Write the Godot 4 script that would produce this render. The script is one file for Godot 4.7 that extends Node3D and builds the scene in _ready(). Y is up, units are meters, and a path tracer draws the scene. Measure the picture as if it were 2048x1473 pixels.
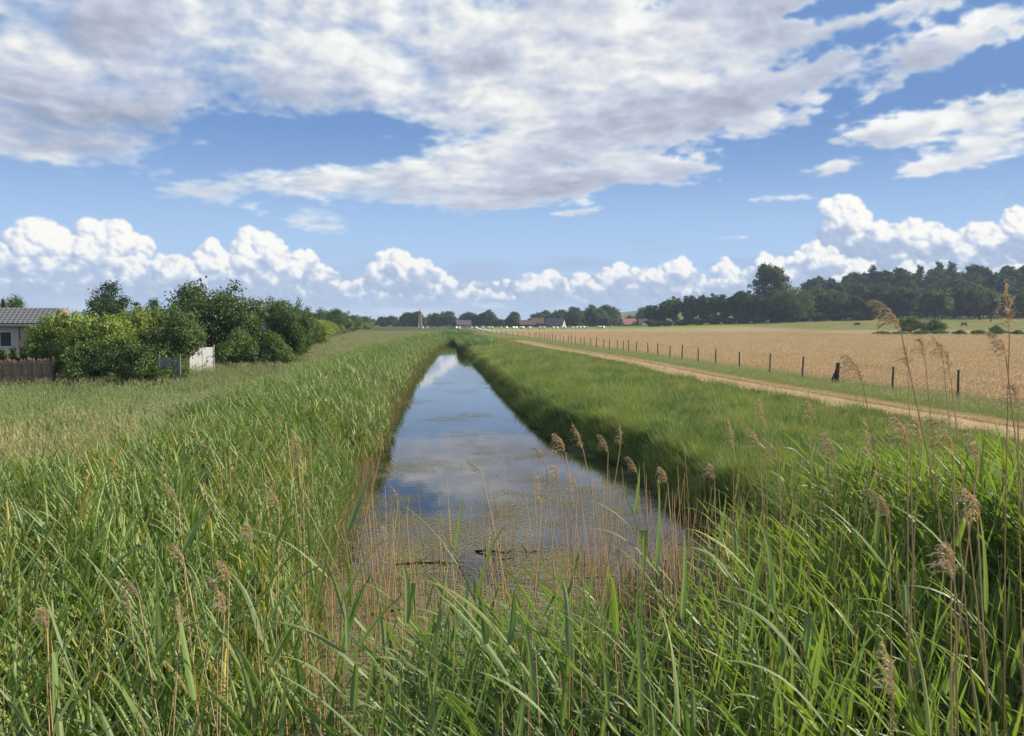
extends Node3D
# A canal between reed beds, a meadow with gardens on the left, a path, a fence and a hay field on the right. Distances are metres; "d" is the distance ahead of the camera (-z).

var rng := RandomNumberGenerator.new()

func _ready():
	rng.seed = 4711
	set_camera_and_light()
	build_materials()
	build_ground()
	build_water()
	build_far_land()
	build_garden()
	build_fence()
	build_grass()
	build_reeds()
	build_dry_reeds()
	build_small_things()

func set_camera_and_light():
	var cam := Camera3D.new()
	cam.name = "camera"
	cam.fov = 47.93
	cam.near = 0.05
	cam.far = 9000.0
	add_child(cam)
	cam.rotation_degrees = Vector3(-3.16, 0, 0)
	var sun := DirectionalLight3D.new()
	sun.name = "sun"
	sun.light_energy = 1.6
	sun.light_color = Color(1.0, 0.945, 0.85)
	sun.light_angular_distance = 0.5
	sun.shadow_enabled = true
	add_child(sun)
	sun.look_at_from_position(Vector3.ZERO, -Vector3(0.86, 0.52, -0.12))
	var sky_material := PanoramaSkyMaterial.new()
	sky_material.panorama = ImageTexture.create_from_image(sky_picture())
	sky_material.energy_multiplier = 0.70
	var sky := Sky.new()
	sky.sky_material = sky_material
	var e := Environment.new()
	e.background_mode = Environment.BG_SKY
	e.sky = sky
	e.tonemap_mode = Environment.TONE_MAPPER_LINEAR
	e.tonemap_exposure = 1.7
	e.sdfgi_enabled = true
	e.ssao_enabled = true
	e.ssil_enabled = true
	e.fog_enabled = true
	e.fog_density = 0.00022
	e.fog_light_color = Color(0.80, 0.88, 1.0)
	var w := WorldEnvironment.new()
	w.name = "world_environment"
	w.environment = e
	add_child(w)

# ---------------------------------------------------------------- the sky: air, a high sheet of cloud and heaped clouds, computed all round
const SKY_W := 4096
const SKY_H := 2048
const ROW0 := 690      # elevation 29.4 degrees
const ROW1 := 1040     # a little below the horizon
var cloud_depth := PackedFloat32Array()
var cloud_light := PackedFloat32Array()
var cloud_alpha := PackedFloat32Array()
var cloud_noise := FastNoiseLite.new()
var puff_noise := FastNoiseLite.new()
var sheet_cover: Image
var sky_random := RandomNumberGenerator.new()
var sheet_spots := [[-27.3, 15.7, 11.5, 4.1, 1.2, 0], [-16.6, 17.7, 13.2, 3.2, 1.2, 0], [-4.2, 17.2, 13.9, 4.5, 1.3, 0], [5.9, 17.2, 10.9, 4.5, 1.3, 0], [-28.5, 10.5, 5.0, 1.2, 0.9, 0], [-29.8, 12.1, 5.6, 2.0, 1.0, 0], [2.5, 14.3, 7.5, 1.7, 0.9, 0], [-14.0, 12.4, 7.0, 1.5, -0.9, 0], [-3.2, 13.7, 4.2, 1.5, 0.8, 0], [10.3, 14.1, 8.2, 1.9, 1.0, 12], [4.3, 11.9, 9.1, 1.4, 1.0, 8], [14.1, 18.2, 7.3, 2.0, 1.1, 12], [23.5, 18.2, 7.9, 0.9, 0.9, 12], [26.3, 16.1, 7.3, 1.1, 1.0, 12], [20.0, 15.7, 3.6, 0.6, 0.7, 14], [-15.4, 13.3, 3.5, 0.5, 0.6, 0], [-23.0, 12.3, 1.3, 0.4, 0.5, 0], [29.7, 17.7, 1.5, 0.4, 0.5, 8], [3.6, 17.2, 1.7, 0.5, -1.0, 0], [8.6, 15.0, 1.5, 0.4, -0.8, 0], [-18.8, 16.4, 1.7, 0.6, -0.7, 0], [-20.0, 15.2, 2.1, 0.6, -0.6, 0], [19.4, 19.0, 2.7, 0.4, -0.9, 5], [21.5, 17.5, 4.1, 0.6, -0.8, 14], [-8.9, 13.2, 3.0, 0.8, -0.5, 0], [-11.5, 9.1, 5.4, 0.95, 1.5, 0], [-4.4, 9.3, 6.6, 1.45, 1.6, 0], [1.9, 9.4, 4.6, 1.15, 1.5, 2], [9.9, 10.0, 3.0, 0.95, 1.5, 0], [7.0, 12.8, 5.0, 1.0, 0.9, 8], [-19.8, 8.3, 3.5, 0.7, 0.9, 0], [-14.2, 7.1, 3.1, 0.6, 0.9, 0], [-12.5, 6.2, 2.5, 0.3, 0.8, -3], [4.3, 7.4, 1.7, 0.2, 0.6, 2], [18.4, 8.0, 2.2, 0.2, 0.7, 2], [-8.6, 12.4, 0.8, 0.4, 0.6, 0], [-20.4, 11.4, 0.6, 0.2, 0.5, 0], [20.5, 9.7, 1.9, 0.6, 0.8, 8], [23.7, 14.2, 1.3, 0.7, 0.6, 0], [15.3, 5.7, 1.4, 0.2, 0.5, 0], [30.0, 7.4, 1.0, 0.4, 0.8, 0], [16.7, 12.5, 2.5, 0.8, 1.0, 10], [26.1, 12.0, 4.7, 1.0, 1.1, 9], [29.9, 11.9, 3.1, 1.1, 1.1, 8], [29.1, 10.4, 3.6, 0.8, 1.0, 8], [28.6, 9.4, 3.6, 0.6, 1.0, 7], [8.4, 5.9, 0.8, 0.1, 0.4, 0], [-2.2, 4.8, 1.4, 0.2, 0.3, 0]]
# heaps of cloud: azimuth, elevation of the base, of the top, half width (degrees)
var tall_heaps := [[-31.1, 1.33, 5.18, 1.52], [-29.7, 1.34, 6.43, 2.34], [-26.2, 1.39, 6.40, 3.05], [-22.7, 1.43, 4.96, 2.64], [-19.6, 1.78, 5.18, 2.44], [-16.9, 1.48, 6.24, 2.84], [-14.3, 1.50, 5.20, 2.59], [-11.4, 1.52, 3.36, 2.32], [-7.7, 1.94, 5.38, 2.70], [-5.5, 1.88, 3.92, 1.71], [1.8, 2.40, 4.11, 2.13], [4.3, 2.40, 3.66, 2.74], [7.9, 2.72, 4.58, 2.36], [11.1, 2.70, 4.60, 2.32], [14.0, 2.83, 4.22, 2.27], [17.8, 3.10, 5.30, 2.49], [20.3, 3.38, 5.73, 2.12], [21.7, 5.39, 8.04, 1.54], [23.8, 5.16, 6.95, 1.78], [26.3, 4.45, 6.81, 2.54], [29.3, 4.03, 6.39, 2.09], [31.2, 4.82, 7.07, 1.51], [22.1, 2.70, 4.66, 2.95], [26.4, 2.61, 5.11, 2.76], [30.4, 2.52, 4.40, 2.56], [-2.4, 2.23, 3.49, 1.55], [-0.8, 1.82, 3.19, 1.38], [6.0, 1.81, 2.63, 5.10], [12.7, 1.78, 2.38, 4.91]]

func sky_picture() -> Image:
	sky_random.seed = 99
	cloud_noise.seed = 7
	cloud_noise.noise_type = FastNoiseLite.TYPE_SIMPLEX_SMOOTH
	cloud_noise.fractal_type = FastNoiseLite.FRACTAL_FBM
	cloud_noise.fractal_octaves = 6
	cloud_noise.fractal_gain = 0.52
	cloud_noise.frequency = 1.0
	puff_noise.seed = 21
	puff_noise.noise_type = FastNoiseLite.TYPE_SIMPLEX_SMOOTH
	puff_noise.fractal_type = FastNoiseLite.FRACTAL_FBM
	puff_noise.fractal_octaves = 4
	puff_noise.frequency = 1.0
	# round the rest of the horizon the same kinds of cloud go on
	for k in 44:
		var az := 36.0 + k * 6.6
		var top := sky_random.randf_range(3.2, 6.6)
		tall_heaps.append([az, 1.6, top, sky_random.randf_range(2.0, 3.4)])
		if k % 2 == 0:
			var b := sky_random.randf_range(7.0, 12.0)
			sheet_spots.append([wrapf(az + 2.0, -180.0, 180.0), b, sky_random.randf_range(3.0, 6.0), sky_random.randf_range(0.8, 1.6), 1.3, 0])
	# lower heaps close the gaps of the bank
	for k in 44:
		var az := -33.0 + k * 8.1
		for q in 4:
			tall_heaps.append([az + q * 2.0, 1.1, sky_random.randf_range(2.3, 3.4) + (0.7 if az < -8.0 and az > -40.0 else 0.0), 1.9])
	for k in 60:
		var el := sky_random.randf_range(11.0, 26.0)
		var az := sky_random.randf_range(40.0, 320.0)
		sheet_spots.append([az if az < 180.0 else az - 360.0, el, sky_random.randf_range(5.0, 13.0), sky_random.randf_range(1.2, 4.0), 1.1, sky_random.randi_range(-8, 12)])
	for k in 26:
		sheet_spots.append([sky_random.randf_range(-34.0, 34.0), sky_random.randf_range(23.0, 29.0), 9.0, 3.0, 1.1, 0])
	var n := SKY_W * (ROW1 - ROW0)
	cloud_depth.resize(n)
	cloud_depth.fill(-1e9)
	cloud_light.resize(n)
	cloud_alpha.resize(n)
	for h in tall_heaps:
		if h[0] > 1.0 and h[0] < 60.0:
			h[1] = maxf(1.2, h[1] - 1.0)
		heap_up(h, false)
	model_heaps()
	# cover of the high sheet on a coarse grid: a third of a degree a cell
	sheet_cover = Image.create(1080, 180, false, Image.FORMAT_RGF)
	for s in sheet_spots:
		var c := cos(deg_to_rad(s[5]))
		var sn := sin(deg_to_rad(s[5]))
		var reach: float = maxf(s[2], s[3]) * 1.5
		for j in range(maxi(0, int((s[1] - reach) * 3.0)), mini(180, int((s[1] + reach) * 3.0))):
			for i in range(int((s[0] - reach) * 3.0), int((s[0] + reach) * 3.0)):
				var dx: float = i / 3.0 - s[0]
				var dy: float = j / 3.0 - s[1]
				var u: float = (dx * c + dy * sn) / s[2]
				var v: float = (dy * c - dx * sn) / s[3]
				var m: float = s[4] * exp(-(u * u + v * v) * 1.1)
				var x := posmod(i + 540, 1080)
				var old := sheet_cover.get_pixel(x, j)
				sheet_cover.set_pixel(x, j, Color(old.r + m, old.g + m * v, 0))
	var sky := Image.create(SKY_W, SKY_H, false, Image.FORMAT_RGB8)
	sky.fill(Color(0.80, 0.86, 0.93))
	for j in range(0, ROW0, 5):
		for i in range(0, SKY_W, 5):
			sky.fill_rect(Rect2i(i, j, 5, 5), sky_color(mini(i + 2, SKY_W - 1), j + 2))
	for j in range(ROW0, ROW1):
		for i in range(1648, 2448):
			sky.set_pixel(i, j, sky_color(i, j))
	for j in range(ROW0, ROW1, 3):
		for i in range(0, SKY_W, 3):
			if i < 1648 or i > 2445:
				sky.fill_rect(Rect2i(i, j, 3, 3), sky_color(mini(i + 1, SKY_W - 1), mini(j + 1, ROW1 - 1)))
	# straight ahead (-z) lies at the picture's left edge
	var turned := Image.create(SKY_W, SKY_H, false, Image.FORMAT_RGB8)
	turned.blit_rect(sky, Rect2i(SKY_W / 2, 0, SKY_W / 2, SKY_H), Vector2i.ZERO)
	turned.blit_rect(sky, Rect2i(0, 0, SKY_W / 2, SKY_H), Vector2i(SKY_W / 2, 0))
	return turned

func ball(az: float, el: float, z: float, r: float, base: float, tall: float, flat: bool):
	# one billow of a heap: raises the cloud's thickness field where it is seen
	var k := SKY_W / 360.0
	var cx := (az / 360.0 + 0.5) * SKY_W
	var cy := (0.5 - el / 180.0) * SKY_H - ROW0
	var rx := r * k * (1.5 if flat else 1.05)
	var ry := r * k * (0.85 if flat else 1.0)
	for j in range(maxi(0, int(cy - ry)), mini(ROW1 - ROW0, int(cy + ry) + 1)):
		for i in range(int(cx - rx), int(cx + rx) + 1):
			var u := (i - cx) / rx
			var v := (cy - j) / ry
			var rr := u * u + v * v
			if rr >= 1.0:
				continue
			var depth := (z + sqrt(1.0 - rr) * r) * k
			var at := posmod(i, SKY_W) + j * SKY_W
			if depth > cloud_depth[at]:
				cloud_depth[at] = depth
				cloud_light[at] = clampf((el + v * r - base) / tall, 0.0, 1.0) + (10.0 if flat else 0.0)
			cloud_alpha[at] = maxf(cloud_alpha[at], (1.0 - rr))

func heap_up(h: Array, flat: bool):
	var tall: float = h[2] - h[1]
	var w: float = h[3]
	var count := int(clampf(w * tall * (3.0 if flat else 3.0), 7, 50))
	for k in count:
		var x := sky_random.randf_range(-1.0, 1.0)
		var roof := pow(1.0 - x * x, 0.6)
		var y := sky_random.randf_range(0.0, 1.0)
		y = (0.1 + 0.62 * y) if not flat else (0.25 + 0.35 * y)
		var r := tall * (0.30 if not flat else 0.42) * sky_random.randf_range(0.6, 1.15) * (0.5 + 0.5 * roof)
		var p := [h[0] + x * (w - r * 0.6), h[1] + maxf(y * tall * roof, r * 0.5), (0.6 - y) * 0.9 + sky_random.randf_range(0.0, 0.5), r]
		ball(p[0], p[1], p[2], r, h[1], tall, flat)
		for q in 5:
			var a := sky_random.randf_range(-0.6, PI + 0.6)
			var out := sky_random.randf_range(0.4, 1.0)
			var r2: float = r * sky_random.randf_range(0.25, 0.5)
			ball(p[0] + cos(a) * out * r, p[1] + sin(a) * out * r * 0.9, p[2] + r * sqrt(1.02 - out * out) * 0.8, r2, h[1], tall, flat)

func model_heaps():
	# billows on billows: cellular relief in three sizes raises the thickness field, then its slope gives the light
	var cells: Array[FastNoiseLite] = []
	for k in 3:
		var f := FastNoiseLite.new()
		f.seed = 50 + k
		f.noise_type = FastNoiseLite.TYPE_CELLULAR
		f.cellular_return_type = FastNoiseLite.RETURN_DISTANCE
		f.frequency = [0.055, 0.12, 0.26][k]
		cells.append(f)
	var rows := ROW1 - ROW0
	var height := PackedFloat32Array()
	height.resize(cloud_depth.size())
	for j in rows:
		for i in SKY_W:
			var at := i + j * SKY_W
			if cloud_alpha[at] <= 0.0:
				height[at] = -3.0
				continue
			var wx := i + 5.0 * puff_noise.get_noise_2d(i * 0.05, j * 0.05)
			var wy := j * 1.15 + 5.0 * puff_noise.get_noise_2d(i * 0.05 + 90.0, j * 0.05)
			var b := cells[0].get_noise_2d(wx, wy) * -2.6 - cells[1].get_noise_2d(wx, wy) * 1.2 - cells[2].get_noise_2d(wx, wy) * 0.45
			var flat := cloud_light[at] > 5.0
			var soft := puff_noise.get_noise_2d(i * 0.13, j * 0.2)
			height[at] = cloud_depth[at] * (0.5 if flat else 0.9) + (cells[0].get_noise_2d(wx * 0.7, wy * 0.7) * -1.6 if flat else b * 1.4) + soft * (2.6 if flat else 1.6)
			# the outline frays with the same relief
			cloud_alpha[at] = cloud_alpha[at] * 1.0 + (b + 0.6) * 0.09 + (soft + 0.6 * puff_noise.get_noise_2d(i * 0.34, j * 0.4)) * (0.75 if flat else 0.42)
	for j in range(1, rows - 1):
		for i in SKY_W:
			var at := i + j * SKY_W
			var a := cloud_alpha[at]
			if a <= 0.0:
				cloud_alpha[at] = 0.0
				continue
			var flat := cloud_light[at] > 5.0
			var high := cloud_light[at] - (10.0 if flat else 0.0)
			var h := height[at]
			var dx := clampf(height[j * SKY_W + posmod(i + 1, SKY_W)] - h, -2.5, 2.5) * 0.5 - clampf(height[j * SKY_W + posmod(i - 1, SKY_W)] - h, -2.5, 2.5) * 0.5
			var dy := clampf(height[at - SKY_W] - h, -2.5, 2.5) * 0.5 - clampf(height[at + SKY_W] - h, -2.5, 2.5) * 0.5
			var l := (-dx * 0.62 - dy * 0.62 + 0.75) / sqrt(1.0 + dx * dx + dy * dy)
			var q := puff_noise.get_noise_2d(i * 0.06 + 300.0, j * 0.08)
			var s := clampf(0.42 + 0.42 * l, 0.0, 1.0)
			if flat:
				s = lerpf(0.2, s * 1.05, smoothstep(0.05, 0.75, high + q * 0.5 + (1.0 - a) * 0.35))
			else:
				s = lerpf(0.16 + 0.14 * s, s, smoothstep(0.2, 0.72, high + q * 0.55))
			cloud_light[at] = s
			cloud_alpha[at] = smoothstep(0.04, 0.42, a)

func mix3(a: Vector3, b: Vector3, t: float) -> Vector3:
	return a + (b - a) * t

func sky_color(i: int, j: int) -> Color:
	var el := (0.5 - (j + 0.5) / SKY_H) * 180.0
	var az := ((i + 0.5) / SKY_W - 0.5) * 360.0
	var e := maxf(el, 0.0)
	# clear air, as sRGB values: pale at the horizon, deeper upwards
	var air := mix3(Vector3(0.415, 0.55, 0.75), Vector3(0.61, 0.73, 0.872), smoothstep(14.5, 4.5, e))
	air = mix3(air, Vector3(0.75, 0.82, 0.893), exp(-e / 2.8) * 0.9)
	air = mix3(air, Vector3(0.26, 0.42, 0.66), smoothstep(15.0, 60.0, e))
	var c := air
	# the high sheet, on a ceiling seen in perspective
	if el > 2.5:
		# read on a cylinder, so that it closes behind the eye; stretched sideways as a layer seen slantwise
		var cx := cos(deg_to_rad(az))
		var cz := sin(deg_to_rad(az))
		var vy := log(el + 2.0) * 2.1
		var warp := cloud_noise.get_noise_3d(cx * 3.0, vy * 0.8, cz * 3.0) * 0.35
		var n := cloud_noise.get_noise_3d(cx * 8.0 + warp, vy * 2.6 - warp, cz * 8.0)
		var lit := n - cloud_noise.get_noise_3d(cx * 8.0 + warp - cz * 0.14, vy * 2.6 - warp + 0.14, cz * 8.0 + cx * 0.14)
		var fine := cloud_noise.get_noise_3d(cx * 30.0 + warp * 3.0, vy * 9.0 + 5.0, cz * 30.0)
		var billow := 1.0 - 2.6 * absf(puff_noise.get_noise_3d(cx * 22.0 + warp * 3.0, vy * 7.0, cz * 22.0))
		var broad := cloud_noise.get_noise_3d(cx * 2.2 + 20.0, vy * 1.3, cz * 2.2)
		var fx := clampf((az + 180.0) * 3.0, 0.0, 1078.0)
		var fy := clampf(el * 3.0, 0.0, 178.0)
		var x0 := int(fx)
		var y0 := int(fy)
		var low_row := sheet_cover.get_pixel(x0, y0).lerp(sheet_cover.get_pixel(x0 + 1, y0), fx - x0)
		var top_row := sheet_cover.get_pixel(x0, y0 + 1).lerp(sheet_cover.get_pixel(x0 + 1, y0 + 1), fx - x0)
		var both := low_row.lerp(top_row, fy - y0)
		var m := both.r
		var rise := clampf(both.g / maxf(both.r, 0.25), -1.0, 1.0)
		m += smoothstep(26.0, 40.0, el) * (0.62 + n * 0.8)
		m = 1.2 * (1.0 - exp(-maxf(m, 0.0) * 1.35))
		var dens := m - 0.52 + n * 0.60 + billow * 0.17 * smoothstep(1.2, 0.7, m) + fine * 0.34 * smoothstep(1.2, 0.6, m)
		var a := smoothstep(0.0, 0.40 + 0.3 * smoothstep(5.0, -12.0, az) * smoothstep(-60.0, -30.0, az), dens)
		if a > 0.0:
			var thick := smoothstep(0.15, 0.85, dens * 0.7 + broad * 1.1 - rise * 0.25 - 0.05)
			var s := 0.83 - 0.13 * thick + 0.085 * smoothstep(0.55, 0.05, dens) + lit * 0.17 + billow * 0.03 + fine * 0.04 + rise * 0.03
			s = clampf(s, 0.62, 0.925)
			var grey := mix3(Vector3(s * 0.93, s * 0.96, s * 1.04), Vector3(s, s, s * 0.99), smoothstep(0.76, 0.90, s))
			c = mix3(c, grey, a * 0.97)
	# a low veil in streaks behind and under the heaps
	var veil := puff_noise.get_noise_2d(az * 0.16 + 11.0, el * 0.85)
	var veil2 := puff_noise.get_noise_2d(az * 0.09 - 50.0, el * 0.4)
	var va := smoothstep(5.0, 2.2, el + veil * 1.6 - veil2 * 2.5) * 0.75
	var dusk := mix3(Vector3(0.62, 0.70, 0.81), Vector3(0.83, 0.87, 0.91), smoothstep(-0.25, 0.75, veil * 0.9 - veil2 * 0.5 + (1.0 - e) * 0.16))
	c = mix3(c, dusk, va)
	if j >= ROW0 and j < ROW1:
		var at := i + (j - ROW0) * SKY_W
		var a2 := cloud_alpha[at]
		if a2 > 0.0:
			var s2 := cloud_light[at]
			var col := mix3(Vector3(0.54, 0.62, 0.745), Vector3(0.73, 0.775, 0.85), smoothstep(0.08, 0.42, s2))
			col = mix3(col, Vector3(0.935, 0.93, 0.91), smoothstep(0.34, 0.74, s2))
			var low := exp(-e / 1.3)
			col = mix3(col, Vector3(0.66, 0.74, 0.85), low * 0.8)
			a2 *= smoothstep(0.6, 1.9, e)
			c = mix3(c, col, a2)
	return Color(clampf(c.x, 0, 1), clampf(c.y, 0, 1), clampf(c.z, 0, 1))

# ---------------------------------------------------------------- helpers
var used_names := {}
var ordinals := ["first", "second", "third", "fourth", "fifth", "sixth", "seventh", "eighth", "ninth", "tenth", "eleventh", "twelfth", "thirteenth", "fourteenth", "fifteenth", "sixteenth", "seventeenth", "eighteenth", "nineteenth", "twentieth"]
var tens := ["twenty", "thirty", "forty", "fifty", "sixty", "seventy"]
var ground_noise := FastNoiseLite.new()
var M := {}

func ordinal(n: int) -> String:
	if n <= 20:
		return ordinals[n - 1]
	if n % 10 == 0:
		return ["thirtieth", "fortieth", "fiftieth", "sixtieth", "seventieth"][n / 10 - 3]
	return tens[n / 10 - 2] + "-" + ordinals[n % 10 - 1]

func numbered(called: String) -> String:
	if not used_names.has(called):
		used_names[called] = 0
		return called
	used_names[called] += 1
	return "%s_%03d" % [called, used_names[called]]

func tag(o: Node3D, label := "", category := "", group := "", kind := ""):
	if label != "":
		o.set_meta("label", label)
	if category != "":
		o.set_meta("category", category)
	if group != "":
		o.set_meta("group", group)
	if kind != "":
		o.set_meta("kind", kind)

func thing(called: String, where: Vector3, turn := 0.0) -> Node3D:
	var o := Node3D.new()
	o.name = numbered(called)
	add_child(o)
	o.position = where
	o.rotation.y = turn
	return o

func part(called: String, mesh: Mesh, material: Material, parent: Node3D = null) -> MeshInstance3D:
	var o := MeshInstance3D.new()
	o.mesh = mesh
	o.material_override = material
	if parent == null:
		o.name = numbered(called)
		add_child(o)
	else:
		o.name = called
		parent.add_child(o, true)
	return o

func copy_of(o: Node3D) -> Node3D:
	var c: Node3D = o.duplicate()
	c.name = numbered(str(o.name).rstrip("0123456789").rstrip("_"))
	add_child(c)
	return c

func multi(called: String, mesh: Mesh, material: Material, where: Array[Transform3D], tints: PackedColorArray, label: String, category: String, parent: Node3D = null):
	var mm := MultiMesh.new()
	mm.transform_format = MultiMesh.TRANSFORM_3D
	mm.use_colors = true
	mm.mesh = mesh
	mm.instance_count = where.size()
	for i in where.size():
		mm.set_instance_transform(i, where[i])
		mm.set_instance_color(i, tints[i])
	var o := MultiMeshInstance3D.new()
	o.multimesh = mm
	o.material_override = material
	if parent == null:
		o.name = numbered(called)
		add_child(o)
		tag(o, label, category, "", "stuff")
	else:
		o.name = called
		parent.add_child(o, true)
		o.set_meta("kind", "stuff")

# a mesh under construction: vertices, normals, linear colours, indices
class Sheet:
	var v := PackedVector3Array()
	var n := PackedVector3Array()
	var c := PackedColorArray()
	var ix := PackedInt32Array()
	func add(p: Vector3, q: Vector3, col: Color) -> int:
		v.append(p)
		n.append(q)
		c.append(col)
		return v.size() - 1
	func tri(a: int, b: int, d: int):
		ix.append(a)
		ix.append(b)
		ix.append(d)
	func quad(a: int, b: int, d: int, e: int):
		tri(a, b, d)
		tri(a, d, e)
	func mesh(faceted := false) -> ArrayMesh:
		var m := ArrayMesh.new()
		var arrays := []
		arrays.resize(Mesh.ARRAY_MAX)
		arrays[Mesh.ARRAY_VERTEX] = v
		if not faceted:
			arrays[Mesh.ARRAY_NORMAL] = n
		arrays[Mesh.ARRAY_COLOR] = c
		arrays[Mesh.ARRAY_INDEX] = ix
		m.add_surface_from_arrays(Mesh.PRIMITIVE_TRIANGLES, arrays)
		return m
	func box(lo: Vector3, hi: Vector3, col: Color):
		var mid := (lo + hi) / 2.0
		var h := (hi - lo) / 2.0
		for axis in 3:
			for s in [-1.0, 1.0]:
				var w := Vector3.ZERO
				w[axis] = s
				var a := Vector3.ZERO
				a[(axis + 1) % 3] = h[(axis + 1) % 3]
				var b := Vector3.ZERO
				b[(axis + 2) % 3] = h[(axis + 2) % 3] * s
				var m0 := mid + w * h[axis]
				var i := add(m0 - a - b, w, col)
				add(m0 - a + b, w, col)
				add(m0 + a + b, w, col)
				add(m0 + a - b, w, col)
				quad(i, i + 1, i + 2, i + 3)
	func tube(points: Array, radii: Array, sides: int, col: Color, col2: Color):
		var first := v.size()
		for k in points.size():
			var t: Vector3 = (points[mini(k + 1, points.size() - 1)] - points[maxi(k - 1, 0)]).normalized()
			var a := t.cross(Vector3(0.31, 0.2, 0.93)).normalized()
			var b := t.cross(a)
			var shade := col.lerp(col2, k / maxf(points.size() - 1.0, 1.0))
			for s in sides:
				var d := a * cos(TAU * s / sides) + b * sin(TAU * s / sides)
				add(points[k] + d * radii[k], d, shade)
		for k in points.size() - 1:
			for s in sides:
				var p := first + k * sides
				quad(p + s, p + sides + s, p + sides + (s + 1) % sides, p + (s + 1) % sides)
	func cap(at: Vector3, radius: float, up: Vector3, sides: int, col: Color):
		var a := up.cross(Vector3(0.31, 0.2, 0.93)).normalized()
		var b := up.cross(a)
		var mid := add(at, up, col)
		for s in sides:
			add(at + (a * cos(TAU * s / sides) + b * sin(TAU * s / sides)) * radius, up, col)
		for s in sides:
			tri(mid, mid + 1 + (s + 1) % sides, mid + 1 + s)
	func put(o: Sheet, t: Transform3D, tint := Color.WHITE):
		var first := v.size()
		for k in o.v.size():
			add(t * o.v[k], (t.basis * o.n[k]).normalized(), o.c[k] * tint)
		for k in o.ix:
			ix.append(k + first)

func linear_color(r: float, g: float, b: float) -> Color:
	return Color(r, g, b)

func vary(c: Color, by: float, r: RandomNumberGenerator) -> Color:
	var f := 1.0 + r.randf_range(-by, by)
	return Color(c.r * f * (1.0 + r.randf_range(-by, by) * 0.5), c.g * f, c.b * f * (1.0 + r.randf_range(-by, by) * 0.4))

func vertex_material(rough: float, back := Color.BLACK, specular := 0.5) -> StandardMaterial3D:
	var m := StandardMaterial3D.new()
	m.vertex_color_use_as_albedo = true
	m.roughness = rough
	m.metallic_specular = specular
	m.cull_mode = BaseMaterial3D.CULL_DISABLED
	if back != Color.BLACK:
		m.backlight_enabled = true
		m.backlight = back
	return m

func noise_texture(freq: float, low: float, high: float, seed_value: int, size := 512, octaves := 5) -> NoiseTexture2D:
	var f := FastNoiseLite.new()
	f.seed = seed_value
	f.noise_type = FastNoiseLite.TYPE_SIMPLEX_SMOOTH
	f.fractal_type = FastNoiseLite.FRACTAL_FBM
	f.fractal_octaves = octaves
	f.frequency = freq
	var t := NoiseTexture2D.new()
	t.width = size
	t.height = size
	t.seamless = true
	t.noise = f
	var g := Gradient.new()
	g.set_color(0, Color(low, low, low))
	g.set_color(1, Color(high, high, high))
	t.color_ramp = g
	return t

func build_materials():
	ground_noise.seed = 5
	ground_noise.noise_type = FastNoiseLite.TYPE_SIMPLEX_SMOOTH
	ground_noise.fractal_type = FastNoiseLite.FRACTAL_FBM
	ground_noise.fractal_octaves = 4
	ground_noise.frequency = 1.0
	M.grass = vertex_material(0.65, Color(0.80, 0.84, 0.58), 0.3)
	M.reed = vertex_material(0.45, Color(0.86, 0.91, 0.53), 0.38)
	M.straw = vertex_material(0.7, Color(0.75, 0.72, 0.60), 0.3)
	M.leaf = vertex_material(0.55, Color(0.80, 0.86, 0.5), 0.35)
	M.bark = vertex_material(0.9, Color.BLACK, 0.2)
	M.plain = vertex_material(0.7, Color.BLACK, 0.4)
	M.wood = vertex_material(0.85, Color.BLACK, 0.3)
	M.wood.albedo_texture = noise_texture(0.02, 0.72, 1.0, 31)
	M.wood.uv1_triplanar = true
	M.wood.uv1_scale = Vector3(3.0, 0.4, 3.0)
	M.soil = vertex_material(0.95, Color.BLACK, 0.2)
	M.soil.albedo_texture = noise_texture(0.025, 0.62, 1.0, 33)
	M.soil.uv1_triplanar = true
	M.soil.uv1_world_triplanar = true
	M.soil.uv1_scale = Vector3(0.35, 0.35, 0.35)
	M.soil.heightmap_enabled = true
	M.soil.heightmap_texture = noise_texture(0.03, 0.0, 1.0, 34)
	M.soil.heightmap_scale = 3.0
	M.field = vertex_material(0.95, Color.BLACK, 0.15)
	M.field.albedo_texture = noise_texture(0.05, 0.70, 1.0, 35)
	M.field.uv1_triplanar = true
	M.field.uv1_world_triplanar = true
	M.field.uv1_scale = Vector3(0.22, 0.22, 0.22)

func lerp_list(list: Array, d: float) -> float:
	if d <= list[0][0]:
		return list[0][1]
	for k in range(1, list.size()):
		if d <= list[k][0]:
			return lerpf(list[k - 1][1], list[k][1], (d - list[k - 1][0]) / (list[k][0] - list[k - 1][0]))
	return list[-1][1]

# ---------------------------------------------------------------- the lie of the land (metres; the eye is at the origin)
const WATER := -4.0
var left_edge := [[-20, -2.4], [6, -2.3], [10, -2.75], [12, -3.0], [16, -3.5], [29.5, -4.85], [58, -7.4], [100, -10.2], [125, -11.4], [148, -11.9], [160, -11.2]]
var right_edge := [[-20, 4.4], [6, 4.2], [16, 4.2], [23, 3.4], [32, 1.15], [48, -0.4], [66, -1.95], [95, -4.6], [120, -6.9], [150, -9.2], [156, -10.2], [160, -11.2]]

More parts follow.
